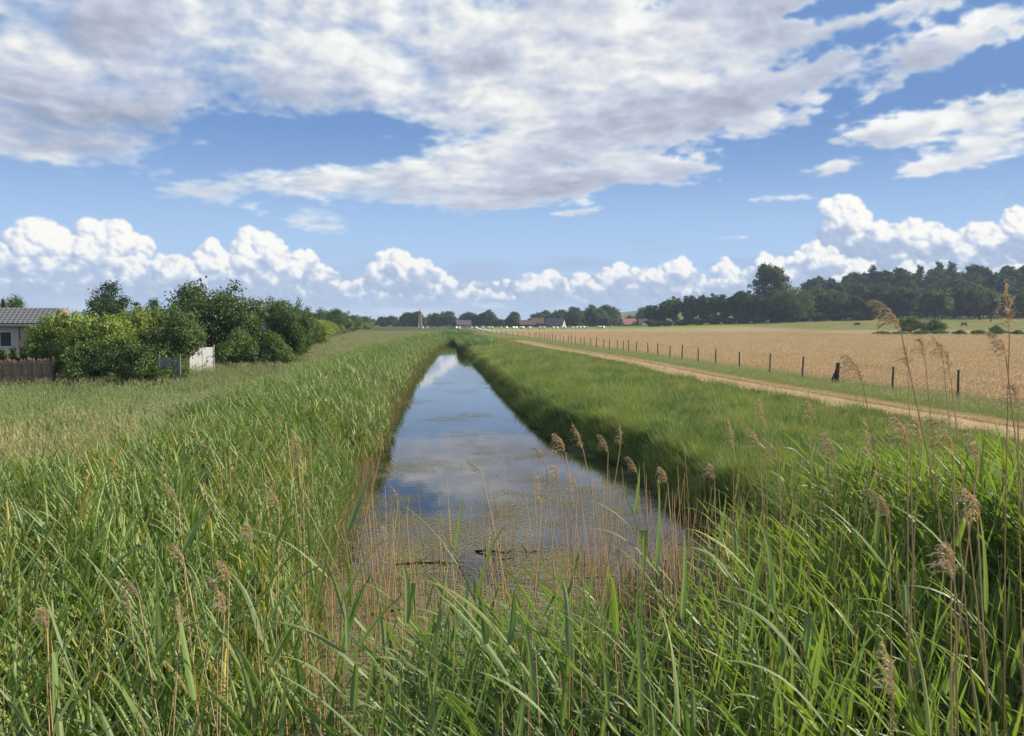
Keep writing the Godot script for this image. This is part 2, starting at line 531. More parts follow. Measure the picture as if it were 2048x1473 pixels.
func canal_left(d: float) -> float:
	return (lerp_list(left_edge, d) + 0.25 * ground_noise.get_noise_1d(d * 0.13)) if d < 160.0 else -11.2 - (d - 160.0) * 0.08
func canal_right(d: float) -> float:
	return (lerp_list(right_edge, d) + 0.25 * ground_noise.get_noise_1d(d * 0.15 + 50.0)) if d < 160.0 else -11.2 - (d - 160.0) * 0.08
func path_middle(d: float) -> float:
	return 16.6 - 0.117 * d + 0.35 * sin(d * 0.11) if d < 200.0 else -6.8 + 0.35 * sin(22.0) - (d - 200.0) * 0.08
func fence_line(d: float) -> float:
	return 21.0 - 0.108 * d if d < 200.0 else -0.6 - (d - 200.0) * 0.08
func garden_line(d: float) -> float:
	return lerp_list([[-20, -16.0], [25, -17.5], [45, -19.6], [60, -21.0], [95, -24.5], [110, -26.0], [170, -34.5], [250, -45.0], [330, -55.5], [420, -66.0]], d)

func far_rise(x: float, d: float) -> float:
	# the land climbs towards the wood on the right
	return smoothstep(215.0, 420.0, d) * (smoothstep(20.0, 190.0, x) * 4.4 + 0.5) + smoothstep(400.0, 560.0, d) * smoothstep(110.0, 250.0, x) * 21.0

func left_height(x: float, d: float) -> float:
	var s := canal_left(d) - x
	var bump := ground_noise.get_noise_2d(x * 0.16, d * 0.16) * 0.22
	if d < 160.0:
		if s < 0.0:
			return WATER - 0.15 + s * 0.3
		if s < 1.5:
			return lerpf(WATER - 0.15, -3.62, s / 1.5)
		if s < 6.0:
			return lerpf(-3.62, -3.12, (s - 1.5) / 4.5) + bump * 0.6
	return -3.12 - 0.75 * smoothstep(62.0, 36.0, d) * smoothstep(-8.0, -15.0, x) + bump * 0.6 + far_rise(x, d)

func right_height(x: float, d: float) -> float:
	var s := x - canal_right(d)
	var bump := ground_noise.get_noise_2d(x * 0.2 + 30.0, d * 0.2) * 0.2
	if d < 160.0:
		if s < 0.0:
			return WATER - 0.15 + s * 0.3
		var w := path_middle(d) - 1.8 - canal_right(d)
		var t := clampf(s / maxf(w, 0.5), 0.0, 1.0)
		if s < 0.6:
			return lerpf(WATER - 0.15, -3.4, s / 0.6)
		return lerpf(-3.4, -3.08, pow(clampf((s - 0.6) / maxf(w - 0.6, 0.5), 0.0, 1.0), 0.75)) + bump * 0.5 * (1.0 - t)
	return -3.1

func rows() -> Array:
	var list := []
	var d := -24.0
	while d < 3600.0:
		list.append(d)
		d += 0.8 if d < 40.0 else 2.0 if d < 120.0 else 6.0 if d < 300.0 else 14.0 if d < 640.0 else 180.0
	return list

func strip(called: String, from: Callable, to: Callable, height: Callable, color: Callable, columns: int, material: Material, bend := 1.0, start := -24.0, stop := 3600.0):
	var s := Sheet.new()
	var r := []
	for d in rows():
		if d >= start and d <= stop:
			r.append(d)
	for d in r:
		var x0: float = from.call(d)
		var x1: float = to.call(d)
		for k in columns + 1:
			var x := lerpf(x0, x1, pow(k / float(columns), bend))
			s.add(Vector3(x, height.call(x, d), -d), Vector3.UP, color.call(x, d))
	for j in r.size() - 1:
		for k in columns:
			var a := j * (columns + 1) + k
			s.quad(a, a + columns + 1, a + columns + 2, a + 1)
	for j in r.size():
		for k in columns + 1:
			var at := j * (columns + 1) + k
			var dx := s.v[at + (1 if k < columns else 0)] - s.v[at - (1 if k > 0 else 0)]
			var dz := s.v[at - (columns + 1 if j > 0 else 0)] - s.v[at + (columns + 1 if j < r.size() - 1 else 0)]
			s.n[at] = dz.cross(dx).normalized()
			if s.n[at].y < 0.0:
				s.n[at] = -s.n[at]
	var o := part(called, s.mesh(), material)
	o.set_meta("kind", "structure")
	return o

func build_ground():
	var meadow_color := func(x: float, d: float) -> Color:
		var n := ground_noise.get_noise_2d(x * 0.12, d * 0.12)
		var c := Color(0.10, 0.115, 0.045).lerp(Color(0.18, 0.16, 0.08), smoothstep(-0.2, 0.5, n))
		var bare := smoothstep(2.2, 0.9, Vector2((x + 15.6) * 0.9, (d - 25.8) * 0.6).length())
		c = c.lerp(Color(0.46, 0.33, 0.18), bare)
		var s := canal_left(d) - x
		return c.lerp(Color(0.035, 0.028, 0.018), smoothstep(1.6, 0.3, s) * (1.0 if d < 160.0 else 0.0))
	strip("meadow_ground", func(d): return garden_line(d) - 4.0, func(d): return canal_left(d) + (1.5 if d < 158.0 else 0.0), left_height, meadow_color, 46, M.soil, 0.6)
	strip("garden_ground", func(d): return -260.0 - maxf(d, 0.0) * 1.6, func(d): return garden_line(d) - 4.0, func(x, d): return left_height(x, d), func(x, d): return Color(0.11, 0.13, 0.05), 20, M.field)
	var bank_color := func(x: float, d: float) -> Color:
		var s := x - canal_right(d)
		var c := Color(0.08, 0.11, 0.035)
		var edge := path_middle(d) - 1.6 - x
		c = c.lerp(Color(0.30, 0.22, 0.11), smoothstep(2.2, 0.4, edge + 1.3 * ground_noise.get_noise_2d(x * 0.5, d * 0.5)))
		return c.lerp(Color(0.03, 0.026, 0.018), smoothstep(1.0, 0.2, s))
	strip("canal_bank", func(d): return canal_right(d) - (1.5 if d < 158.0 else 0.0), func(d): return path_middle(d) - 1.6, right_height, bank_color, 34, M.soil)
	var path_height := func(x: float, d: float) -> float:
		var u := x - path_middle(d)
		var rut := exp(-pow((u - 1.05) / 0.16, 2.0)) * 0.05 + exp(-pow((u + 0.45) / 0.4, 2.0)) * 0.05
		return -3.08 - rut + 0.035 * ground_noise.get_noise_2d(x * 0.9, d * 0.5) * (1.0 if absf(u) < 1.45 else 0.0)
	var path_color := func(x: float, d: float) -> Color:
		var u := x - path_middle(d)
		var n := ground_noise.get_noise_2d(x * 1.1, d * 0.35)
		var c := Color(0.56, 0.41, 0.235).lerp(Color(0.44, 0.32, 0.165), smoothstep(0.7, 1.5, absf(u + 0.1 + n * 0.9)))
		c = c.lerp(Color(0.17, 0.16, 0.06), smoothstep(146.0, 156.0, d + n * 6.0))
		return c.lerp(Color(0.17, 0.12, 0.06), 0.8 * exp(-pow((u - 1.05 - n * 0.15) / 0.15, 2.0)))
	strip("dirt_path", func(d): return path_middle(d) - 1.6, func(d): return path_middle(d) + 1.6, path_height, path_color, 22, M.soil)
	strip("grass_verge", func(d): return path_middle(d) + 1.6, func(d): return fence_line(d) + 0.5, func(x, d): return -3.08 - 0.12 * smoothstep(path_middle(d) + 1.6, fence_line(d) + 0.5, x), func(x, d): return Color(0.36, 0.28, 0.15).lerp(Color(0.17, 0.17, 0.075), smoothstep(path_middle(d) + 1.5, fence_line(d), x + ground_noise.get_noise_2d(x * 0.4, d * 0.4))), 8, M.soil)
	var field_color := func(x: float, d: float) -> Color:
		var n := ground_noise.get_noise_2d(x * 0.04, d * 0.04)
		var n2 := ground_noise.get_noise_2d(x * 0.25 + 90.0, d * 0.06)
		var c := Color(0.43, 0.335, 0.205).lerp(Color(0.38, 0.30, 0.185), smoothstep(-0.4, 0.4, n + n2 * 0.4))
		var green := Color(0.15, 0.21, 0.05)
		# a green balk across the field, the mown meadow with the bales, and pasture beyond
		var balk := exp(-pow((d - 196.0 + x * 0.05 - 6.0 * n) / 5.0, 2.0)) * smoothstep(18.0, 40.0, x) * (0.55 + n2)
		c = c.lerp(green, clampf(balk, 0.0, 0.8))
		var mown := smoothstep(334.0, 344.0, d + x * 0.05 + 4.0 * n2) * smoothstep(96.0, 84.0, x - (d - 270.0) * 0.2)
		c = c.lerp(Color(0.25, 0.34, 0.06), mown)
		c = c.lerp(Color(0.09, 0.12, 0.035), smoothstep(424.0, 432.0, d) * smoothstep(130.0, 90.0, x))
		var pasture := smoothstep(88.0, 110.0, x) * smoothstep(262.0, 290.0, d + (x - 100.0) * 0.3 + 12.0 * n)
		c = c.lerp(Color(0.19, 0.23, 0.07).lerp(Color(0.27, 0.23, 0.09), smoothstep(-0.2, 0.4, n2)), pasture)
		return c
	strip("hay_field", func(d): return fence_line(d) + 0.5, func(d): return 330.0 + maxf(d, 0.0) * 1.5, func(x, d): return -3.2 + far_rise(x, d), field_color, 90, M.field, 1.7)
	# the bed of the canal
	strip("canal_bed", func(d): return canal_left(d) + 1.0, func(d): return canal_right(d) - 1.0, func(x, d): return WATER - 0.7, func(x, d): return Color(0.03, 0.03, 0.02), 4, M.field, 1.0, -24.0, 152.0)

func build_water():
	var m := StandardMaterial3D.new()
	m.albedo_color = Color(0.035, 0.045, 0.04)
	m.roughness = 0.03
	m.metallic_specular = 0.5
	m.normal_enabled = true
	var f := FastNoiseLite.new()
	f.seed = 3
	f.frequency = 0.012
	f.fractal_octaves = 3
	var t := NoiseTexture2D.new()
	t.width = 512
	t.height = 512
	t.seamless = true
	t.noise = f
	t.as_normal_map = true
	t.bump_strength = 2.0
	m.normal_texture = t
	m.normal_scale = 0.035
	m.uv1_triplanar = true
	m.uv1_world_triplanar = true
	m.uv1_scale = Vector3(0.16, 0.16, 0.4)
	var s := Sheet.new()
	var r := []
	for d in rows():
		if d < 161.0:
			r.append(d)
	for d in r:
		s.add(Vector3(canal_left(d) - 0.55, WATER, -d), Vector3.UP, Color.WHITE)
		s.add(Vector3(canal_right(d) + 0.45, WATER, -d), Vector3.UP, Color.WHITE)
	for j in r.size() - 1:
		s.quad(j * 2, j * 2 + 2, j * 2 + 3, j * 2 + 1)
	var o := part("canal_water", s.mesh(), m)
	o.set_meta("kind", "structure")
	# mats of duckweed and algae: flat flakes afloat, dense near the eye, in drifting streaks further off
	var flake := Sheet.new()
	var g := RandomNumberGenerator.new()
	g.seed = 8
	for k in 130:
		var at := Vector3(g.randf_range(-0.5, 0.5), g.randf_range(0.0, 0.004), g.randf_range(-0.5, 0.5))
		var size := g.randf_range(0.004, 0.015) if g.randf() < 0.93 else g.randf_range(0.015, 0.032)
		var col := vary(Color(0.17, 0.155, 0.085), 0.22, g)
		if g.randf() < 0.12:
			col = Color(0.19, 0.20, 0.07)
		var mid := flake.add(at, Vector3.UP, col)
		var stretch := g.randf_range(1.0, 2.2)
		for q in 5:
			var a := TAU * q / 5.0
			var rad := size * g.randf_range(0.55, 1.2)
			flake.add(at + Vector3(cos(a) * rad * stretch, g.randf_range(-0.001, 0.003), sin(a) * rad), Vector3(cos(a) * 0.15, 1.0, sin(a) * 0.15).normalized(), col)
		for q in 5:
			flake.tri(mid, mid + 1 + q, mid + 1 + (q + 1) % 5)
	var where: Array[Transform3D] = []
	var tints := PackedColorArray()
	for k in 24000:
		var d := 2.0 * pow(75.0 / 2.0, g.randf())
		var x0 := canal_left(d) - 0.3
		var x1 := canal_right(d) + 0.3
		var x := lerpf(x0, x1, g.randf())
		var n := ground_noise.get_noise_2d(x * 0.32 + 200.0, d * 0.16) + 0.45 * ground_noise.get_noise_2d(x * 1.3, d * 0.9)
		var side := minf(x - x0, x1 - x)
		var want := 1.15 - smoothstep(10.0, 13.0, d) * 0.15 - smoothstep(8.0, 14.0, d) * 0.62 - smoothstep(14.0, 25.0, d) * 0.22 - smoothstep(24.0, 40.0, d) * 0.20 + smoothstep(1.2, 0.1, side) * 0.35 * smoothstep(60.0, 20.0, d)
		if x > 0.0 and d > 14.0:
			want -= 0.1
		if rng.randf() > clampf(want + n * 0.75, 0.0, 1.0) * clampf((want + n * 0.9) * 2.2, 0.0, 1.0):
			continue
		var sc := g.randf_range(0.7, 1.2) * lerpf(1.0, 0.7, smoothstep(11.0, 16.0, d))
		where.append(Transform3D(Basis(Vector3.UP, g.randf() * TAU).scaled(Vector3(sc, 0.4, sc)), Vector3(x, WATER + 0.004 + g.randf() * 0.004, -d)))
		var y := smoothstep(-0.1, 0.6, ground_noise.get_noise_2d(x * 0.4, d * 0.3 + 70.0))
		tints.append(Color(1.0, 1.0, 1.0).lerp(Color(1.1, 1.28, 0.7), maxf(y * 0.7, smoothstep(10.0, 7.5, d))) * g.randf_range(0.8, 1.15))
	multi("duckweed", flake.mesh(), vertex_material(0.6, Color.BLACK, 0.4), where, tints, "olive mats of duckweed and algae afloat on the canal", "duckweed")

# ---------------------------------------------------------------- grasses and reeds
func ribbon(s: Sheet, root: Vector3, dir: Vector3, side: Vector3, length: float, width: float, bend: Vector3, segments: int, low: Color, high: Color, profile := 0.0):
	# one blade: starts along dir, is pulled towards bend on its way, tapers to a point
	var p := root
	var d := dir.normalized()
	var step := length / segments
	var last := -1
	for k in segments + 1:
		var t := k / float(segments)
		var w := width * (1.0 - t) if profile == 0.0 else width * pow(sin(PI * clampf(0.12 + t * 0.88, 0.0, 1.0)), 0.75) * (1.0 - 0.35 * t)
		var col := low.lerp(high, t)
		if k == segments:
			var tip := s.add(p, Vector3.UP, col)
			s.tri(last, tip, last + 1)
			break
		var a := s.add(p - side * w * 0.5, Vector3.UP, col)
		s.add(p + side * w * 0.5, Vector3.UP, col)
		if last >= 0:
			s.quad(last, a, a + 1, last + 1)
		last = a
		p += d * step
		d = (d + bend * (step / length) * (0.4 + 1.6 * t)).normalized()

func tuft(g: RandomNumberGenerator, blades: int, height: float, spread: float, width: float, low: Color, high: Color, wind: Vector3, heads := 0, head_color := Color.WHITE, segments := 3, stiff := 0.5) -> Mesh:
	var s := Sheet.new()
	for k in blades:
		var a := g.randf() * TAU
		var r := spread * sqrt(g.randf())
		var root := Vector3(cos(a) * r, -0.06, sin(a) * r)
		var b := g.randf() * TAU
		var dir := Vector3(cos(b) * 0.28, 1.0, sin(b) * 0.28) + wind * 0.25
		var side := Vector3(cos(b + 1.57), 0, sin(b + 1.57)).rotated(Vector3.UP, g.randf_range(-0.8, 0.8))
		var h := height * g.randf_range(0.55, 1.0)
		var col := vary(high, 0.22, g)
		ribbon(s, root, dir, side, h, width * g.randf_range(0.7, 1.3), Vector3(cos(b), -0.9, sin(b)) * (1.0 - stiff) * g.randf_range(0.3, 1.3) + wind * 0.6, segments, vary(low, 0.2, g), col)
	for k in heads:
		# flowering stems with a loose seed head
		var a := g.randf() * TAU
		var r := spread * sqrt(g.randf())
		var root := Vector3(cos(a) * r, 0.0, sin(a) * r)
		var h := height * g.randf_range(0.95, 1.3)
		var lean := Vector3(g.randf_range(-0.15, 0.15), 1.0, g.randf_range(-0.15, 0.15)) + wind * 0.25
		var hc := vary(head_color, 0.25, g)
		ribbon(s, root, lean, Vector3(cos(a), 0, sin(a)), h, 0.006, wind * 0.5, 2, vary(low, 0.2, g).lerp(hc, 0.3), hc)
		var top := root + lean.normalized() * h * 0.86 + wind * h * 0.10
		for q in 7:
			var b := g.randf() * TAU
			var at := top + lean.normalized() * h * 0.16 * (q / 7.0)
			ribbon(s, at, Vector3(cos(b) * 0.6, 1.0, sin(b) * 0.6), Vector3(cos(b + 1.57), 0, sin(b + 1.57)), h * 0.085, 0.010, Vector3.ZERO, 1, hc, hc)
	return s.mesh(true)

func scatter(count: int, d0: float, d1: float, from: Callable, to: Callable, height: Callable, keep: Callable, size: Callable, tint: Callable, even := 0.0, swing := 0.9) -> Array:
	# returns [transforms, tints]; density falls with distance, or is even
	var where: Array[Transform3D] = []
	var tints := PackedColorArray()
	for k in count:
		var u := rng.randf()
		var d := d0 * pow(d1 / d0, u) if even == 0.0 else pow(lerpf(pow(d0, even), pow(d1, even), u), 1.0 / even)
		var x := lerpf(from.call(d), to.call(d), rng.randf())
		if not keep.call(x, d):
			continue
		var sc: Vector3 = size.call(x, d)
		where.append(Transform3D(Basis(Vector3.UP, rng.randf_range(-swing, swing)) * Basis.from_scale(sc), Vector3(x, height.call(x, d), -d)))
		var c: Color = tint.call(x, d)
		var f := rng.randf_range(0.82, 1.15)
		tints.append(Color(c.r * f, c.g * f, c.b * f))
	return [where, tints]

func in_view(x: float, d: float) -> bool:
	# a little wider than the picture, for a camera that steps aside
	return absf(x) < d * 0.72 + 4.0

func split(s: Array, count: int) -> Array:
	# deals the places out among several meshes
	var sets := []
	for k in count:
		var w: Array[Transform3D] = []
		sets.append([w, PackedColorArray()])
	for i in s[0].size():
		sets[i % count][0].append(s[0][i])
		sets[i % count][1].append(s[1][i])
	return sets

func build_grass():
	var g := RandomNumberGenerator.new()
	g.seed = 12
	var wind_left := Vector3(-0.55, 0, 0.1)
	# --- left: tall meadow grass with pale seed heads
	var meadow := []
	for k in 4:
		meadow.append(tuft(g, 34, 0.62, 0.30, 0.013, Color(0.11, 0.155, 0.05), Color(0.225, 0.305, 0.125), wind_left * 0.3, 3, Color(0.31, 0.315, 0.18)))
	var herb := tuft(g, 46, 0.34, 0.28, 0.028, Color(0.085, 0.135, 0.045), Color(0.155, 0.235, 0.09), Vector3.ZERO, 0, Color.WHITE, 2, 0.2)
	var patch := func(x, d): return ground_noise.get_noise_2d(x * 0.14 + 7.0, d * 0.14)
	var bare := func(x: float, d: float) -> bool: return Vector2((x + 15.6) * 0.9, (d - 25.8) * 0.6).length() > 1.5 + 0.8 * ground_noise.get_noise_2d(x, d)
	var left_from := func(d): return maxf(garden_line(d) - (9.0 if d < 62.0 else 0.5), -d * 0.72 - 4.0)
	var reed_edge := func(d): return canal_left(d) - lerp_list([[0, 1.0], [10, 2.6], [18, 3.4], [30, 4.2], [60, 4.5], [150, 4.0]], d)
	var places := scatter(46000, 3.2, 250.0, left_from, func(d): return reed_edge.call(d) + 0.8, left_height, func(x, d): return in_view(x, d) and bare.call(x, d) and patch.call(x, d) > -0.30,
		func(x, d): var w: float = 0.9 + d * 0.012; return Vector3(w, (0.85 + 0.35 * rng.randf()) * (1.0 + 0.3 * patch.call(x, d)) * lerpf(1.0, 0.8, smoothstep(20, 90, d)) * (0.62 if x < -11.0 and d < 25.0 and d > 15.0 else 1.0), w),
		func(x, d): return Color(1, 1, 1).lerp(Color(1.08, 1.02, 0.95), smoothstep(-0.1, 0.45, patch.call(x * 1.7, d * 1.7))).lerp(Color(0.94, 1.03, 0.88), maxf(smoothstep(6.0, 1.0, canal_left(d) - x - 3.0), smoothstep(-9.0, -12.0, x) * smoothstep(48.0, 38.0, d))))
	var sets := split(places, 4)
	for k in 4:
		multi("meadow_grass", meadow[k], M.grass, sets[k][0], sets[k][1], ["tall flowering meadow grass with pale seed heads left of the canal", "yellowish long grass on the meadow below the gardens", "loose tufted grass between reeds and garden hedges", "waving seed head grass along the left dike top"][k], "grass")
	places = scatter(11000, 6.0, 150.0, left_from, func(d): return reed_edge.call(d), left_height, func(x, d): return in_view(x, d) and bare.call(x, d) and patch.call(x, d) < 0.05,
		func(x, d): var w: float = 1.0 + d * 0.014; return Vector3(w, 0.8 + 0.5 * rng.randf(), w), func(x, d): return Color(0.9, 1.0, 1.05))
	multi("meadow_herbs", herb, M.grass, places[0], places[1], "low bluish green herbs in hollows of the left meadow", "herbs")
	# --- right bank: lush drooping sedge from the water up to the path
	var sedge := []
	for k in 3:
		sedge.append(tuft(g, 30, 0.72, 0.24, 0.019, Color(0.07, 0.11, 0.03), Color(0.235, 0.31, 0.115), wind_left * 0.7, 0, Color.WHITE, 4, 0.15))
	places = scatter(40000, 4.0, 165.0, func(d): return canal_right(d) - 0.15, func(d): return path_middle(d) - 1.7, right_height, func(x, d): return in_view(x, d) and path_middle(d) - 1.8 - x > 0.7 + 1.2 * ground_noise.get_noise_2d(x * 0.5, d * 0.5),
		func(x, d): var w: float = 0.85 + d * 0.012; return Vector3(w, (0.7 + 0.4 * rng.randf()) * lerpf(0.62, 1.0, smoothstep(0.5, 3.5, path_middle(d) - 1.8 - x)) * clampf(1.0 + 0.5 * patch.call(x * 2.0, d * 2.0) + 0.9 * ground_noise.get_noise_2d(x * 0.9, d * 0.8), 0.4, 1.7), w),
		func(x, d): return (Color(0.72, 0.84, 0.78).lerp(Color(1.42, 1.25, 1.05), smoothstep(-0.3, 0.35, patch.call(x * 1.6 + 30.0, d * 1.2) + 0.7 * ground_noise.get_noise_2d(x * 0.9, d * 0.8))) * rng.randf_range(0.75, 1.25)).lerp(Color(1.4, 1.05, 0.8), 0.7 * smoothstep(2.8, 0.6, path_middle(d) - 1.8 - x)))
	sets = split(places, 3)
	for k in 3:
		multi("bank_sedge", sedge[k], M.grass, sets[k][0], sets[k][1], ["lush drooping green sedge on the right canal bank", "thick green bank grass overhanging the dark water edge", "green grass slope between the canal and the dirt path"][k], "sedge")
	# coarse arching sedge on the nearer bank
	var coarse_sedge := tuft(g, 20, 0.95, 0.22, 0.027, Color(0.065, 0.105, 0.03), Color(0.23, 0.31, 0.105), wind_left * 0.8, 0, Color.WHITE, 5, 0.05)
	places = scatter(9000, 9.0, 75.0, func(d): return canal_right(d) - 0.2, func(d): return lerpf(canal_right(d), path_middle(d), 0.78), right_height, func(x, d): return in_view(x, d) and ground_noise.get_noise_2d(x * 0.45 + 61.0, d * 0.4) > -0.12 + 0.35 * smoothstep(0.5, 4.0, x - canal_right(d)),
		func(x, d): var w: float = 0.85 + d * 0.006; return Vector3(w, rng.randf_range(0.6, 1.1), w), func(x, d): return Color(0.85, 0.95, 0.85).lerp(Color(1.3, 1.2, 0.95), rng.randf()) * rng.randf_range(0.75, 1.15))
	multi("coarse_sedge", coarse_sedge, M.grass, places[0], places[1], "coarse arching sedge hanging over the right water edge", "sedge")
	# taller flowering tufts stand out of the bank
	places = scatter(5200, 8.0, 150.0, func(d): return canal_right(d) + 0.3, func(d): return path_middle(d) - 1.9, right_height, func(x, d): return in_view(x, d) and ground_noise.get_noise_2d(x * 0.6 + 11.0, d * 0.45) > 0.02,
		func(x, d): var w: float = 0.8 + d * 0.007; return Vector3(w, rng.randf_range(0.7, 1.15), w), func(x, d): return Color(1.05, 1.0, 0.9) * rng.randf_range(0.8, 1.2))
	multi("bank_tussocks", meadow[2], M.grass, places[0], places[1], "taller flowering tussocks standing out of the right bank", "grass")
	# darker weeds in patches on the upper bank
	places = scatter(4200, 9.0, 110.0, func(d): return lerpf(canal_right(d), path_middle(d), 0.45), func(d): return path_middle(d) - 1.5, right_height, func(x, d): return in_view(x, d) and patch.call(x * 3.0 + 5.0, d * 2.0) > 0.12,
		func(x, d): var w: float = 0.8 + d * 0.008; return Vector3(w, 0.9 + 0.5 * rng.randf(), w), func(x, d): return Color(0.65, 0.62, 0.6))
	multi("bank_weeds", herb, M.grass, places[0], places[1], "dark leafy weeds on the upper right bank below the path", "weeds")
	# --- dry short grass beside the path, greener towards the fence
	var dry := tuft(g, 30, 0.16, 0.26, 0.009, Color(0.40, 0.30, 0.155), Color(0.52, 0.41, 0.23), wind_left * 0.3)
	places = scatter(20000, 10.0, 190.0, func(d): return path_middle(d) - 3.4, func(d): return path_middle(d) + 3.2, func(x, d): return right_height(x, d) if x < path_middle(d) - 1.7 else -3.1, func(x, d): return in_view(x, d) and absf(x - path_middle(d) + 0.1) > 1.15 + 0.5 * ground_noise.get_noise_2d(x * 0.9, d * 0.4),
		func(x, d): var w: float = 0.9 + d * 0.01; return Vector3(w, 0.6 + 0.7 * rng.randf(), w), func(x, d): return Color(1, 1, 1).lerp(Color(0.5, 0.75, 0.45), smoothstep(1.2, 2.8, x - path_middle(d))))
	multi("dry_grass", dry, M.straw, places[0], places[1], "short dry straw coloured grass beside the dirt path", "grass")
	var verge := tuft(g, 36, 0.34, 0.26, 0.011, Color(0.16, 0.17, 0.065), Color(0.30, 0.33, 0.15), wind_left * 0.3, 2, Color(0.42, 0.38, 0.23))
	places = scatter(13000, 18.0, 230.0, func(d): return path_middle(d) + 2.2, func(d): return fence_line(d) + 0.9, func(x, d): return -3.18, func(x, d): return in_view(x, d),
		func(x, d): var w: float = 0.9 + d * 0.01; return Vector3(w, 0.55 + 0.6 * rng.randf() + 0.35 * patch.call(x * 2.0, d), w), func(x, d): return Color(1, 1, 1).lerp(Color(0.85, 1.05, 0.95), rng.randf()))
	multi("verge_grass", verge, M.grass, places[0], places[1], "pale green verge grass along the foot of the fence posts", "grass")
	places = scatter(2600, 146.0, 215.0, func(d): return path_middle(d) - 2.2, func(d): return path_middle(d) + 2.2, func(x, d): return -3.12, func(x, d): return true, func(x, d): return Vector3(2.4, rng.randf_range(0.9, 1.5), 2.4), func(x, d): return Color(0.95, 1.0, 0.9), 1.0)
	multi("path_end_grass", verge, M.grass, places[0], places[1], "grass grown over the far end of the dirt path", "grass")
	# --- the hay field: fine ripe grass
	var hay := tuft(g, 34, 0.34, 0.42, 0.009, Color(0.44, 0.365, 0.24), Color(0.545, 0.455, 0.315), wind_left * 0.4, 6, Color(0.54, 0.44, 0.30), 2)
	var hay_place := func(x, d): return -3.2 + far_rise(x, d)
	places = scatter(62000, 22.0, 262.0, func(d): return fence_line(d) + 0.6, func(d): return d * 0.75 + 6.0, hay_place, func(x, d): return not (x > 92.0 and d > 214.0),
		func(x, d): var w: float = 0.9 + d * 0.014; return Vector3(w, 0.8 + 0.4 * rng.randf() + 0.25 * ground_noise.get_noise_2d(x * 0.12, d * 0.12), w),
		func(x, d): return Color(1, 1, 1).lerp(Color(0.78, 0.86, 0.72), smoothstep(0.0, 0.5, ground_noise.get_noise_2d(x * 0.3 + 90.0, d * 0.1))).lerp(Color(0.42, 0.85, 0.42), clampf(exp(-pow((d - 196.0 + x * 0.05) / 5.0, 2.0)) * smoothstep(18.0, 40.0, x) * (0.5 + ground_noise.get_noise_2d(x * 0.25 + 90.0, d * 0.06)), 0.0, 0.85)))
	multi("hay", hay, M.straw, places[0], places[1], "fine ripe tan hay grass covering the fenced field", "hay")

func reed_parts(g: RandomNumberGenerator, h: float, leaves: int, leaf_length: float, leaf_width: float, lean: Vector3, fine: bool) -> Array:
	# [stem sheet, leaf sheets...]: a stem that leans with the wind, leaves in two ranks that blow to the lee side
	var stem := Sheet.new()
	var pts := []
	var rad := []
	var n := 6 if fine else 3
	for k in n + 1:
		var t := k / float(n)
		pts.append(Vector3(0, -0.15, 0) + Vector3(lean.x * t * t * h, t * h * (1.0 - 0.1 * lean.length() * t), lean.z * t * t * h))
		rad.append(lerpf(0.006, 0.0022, t))
	stem.tube(pts, rad, 5 if fine else 3, Color(0.30, 0.27, 0.12), Color(0.19, 0.25, 0.08))
	var all := [stem]
	for k in leaves:
		var t := lerpf(0.34, 0.99, (k + g.randf() * 0.5) / leaves)
		var at := Vector3(0, -0.15, 0) + Vector3(lean.x * t * t * h, t * h * (1.0 - 0.1 * lean.length() * t), lean.z * t * t * h)
		var a := (k % 2) * PI + g.randf_range(-0.9, 0.9)
		var out := Vector3(cos(a), 0, sin(a)) * 0.75 + lean * 1.7
		var up := lerpf(1.0, 1.7, t)
		var dir := Vector3(out.x, up, out.z).normalized()
		var side := dir.cross(Vector3(out.x, 0, out.z).normalized() if out.length() > 0.05 else Vector3.RIGHT)
		if side.length() < 0.05:
			side = Vector3(0, 0, 1)
		side = side.normalized().rotated(dir, g.randf_range(-0.6, 0.6))
		var leaf := Sheet.new()
		var base := Color(0.14, 0.22, 0.075).lerp(Color(0.22, 0.295, 0.10), g.randf()).lerp(Color(0.14, 0.215, 0.12), g.randf() * 0.8)
		base = vary(base, 0.12, g)
		var len := leaf_length * g.randf_range(0.75, 1.15) * (0.7 if t > 0.93 else 1.0)
		leaf_blade(leaf, at, dir, side, len, leaf_width * g.randf_range(0.75, 1.15), (Vector3(out.x * 0.5, -1.0, out.z * 0.5) * g.randf_range(0.15, 1.25) + lean * 0.7), 8 if fine else 4, base, g.randf_range(-0.8, 0.8), fine)
		all.append(leaf)
	return all

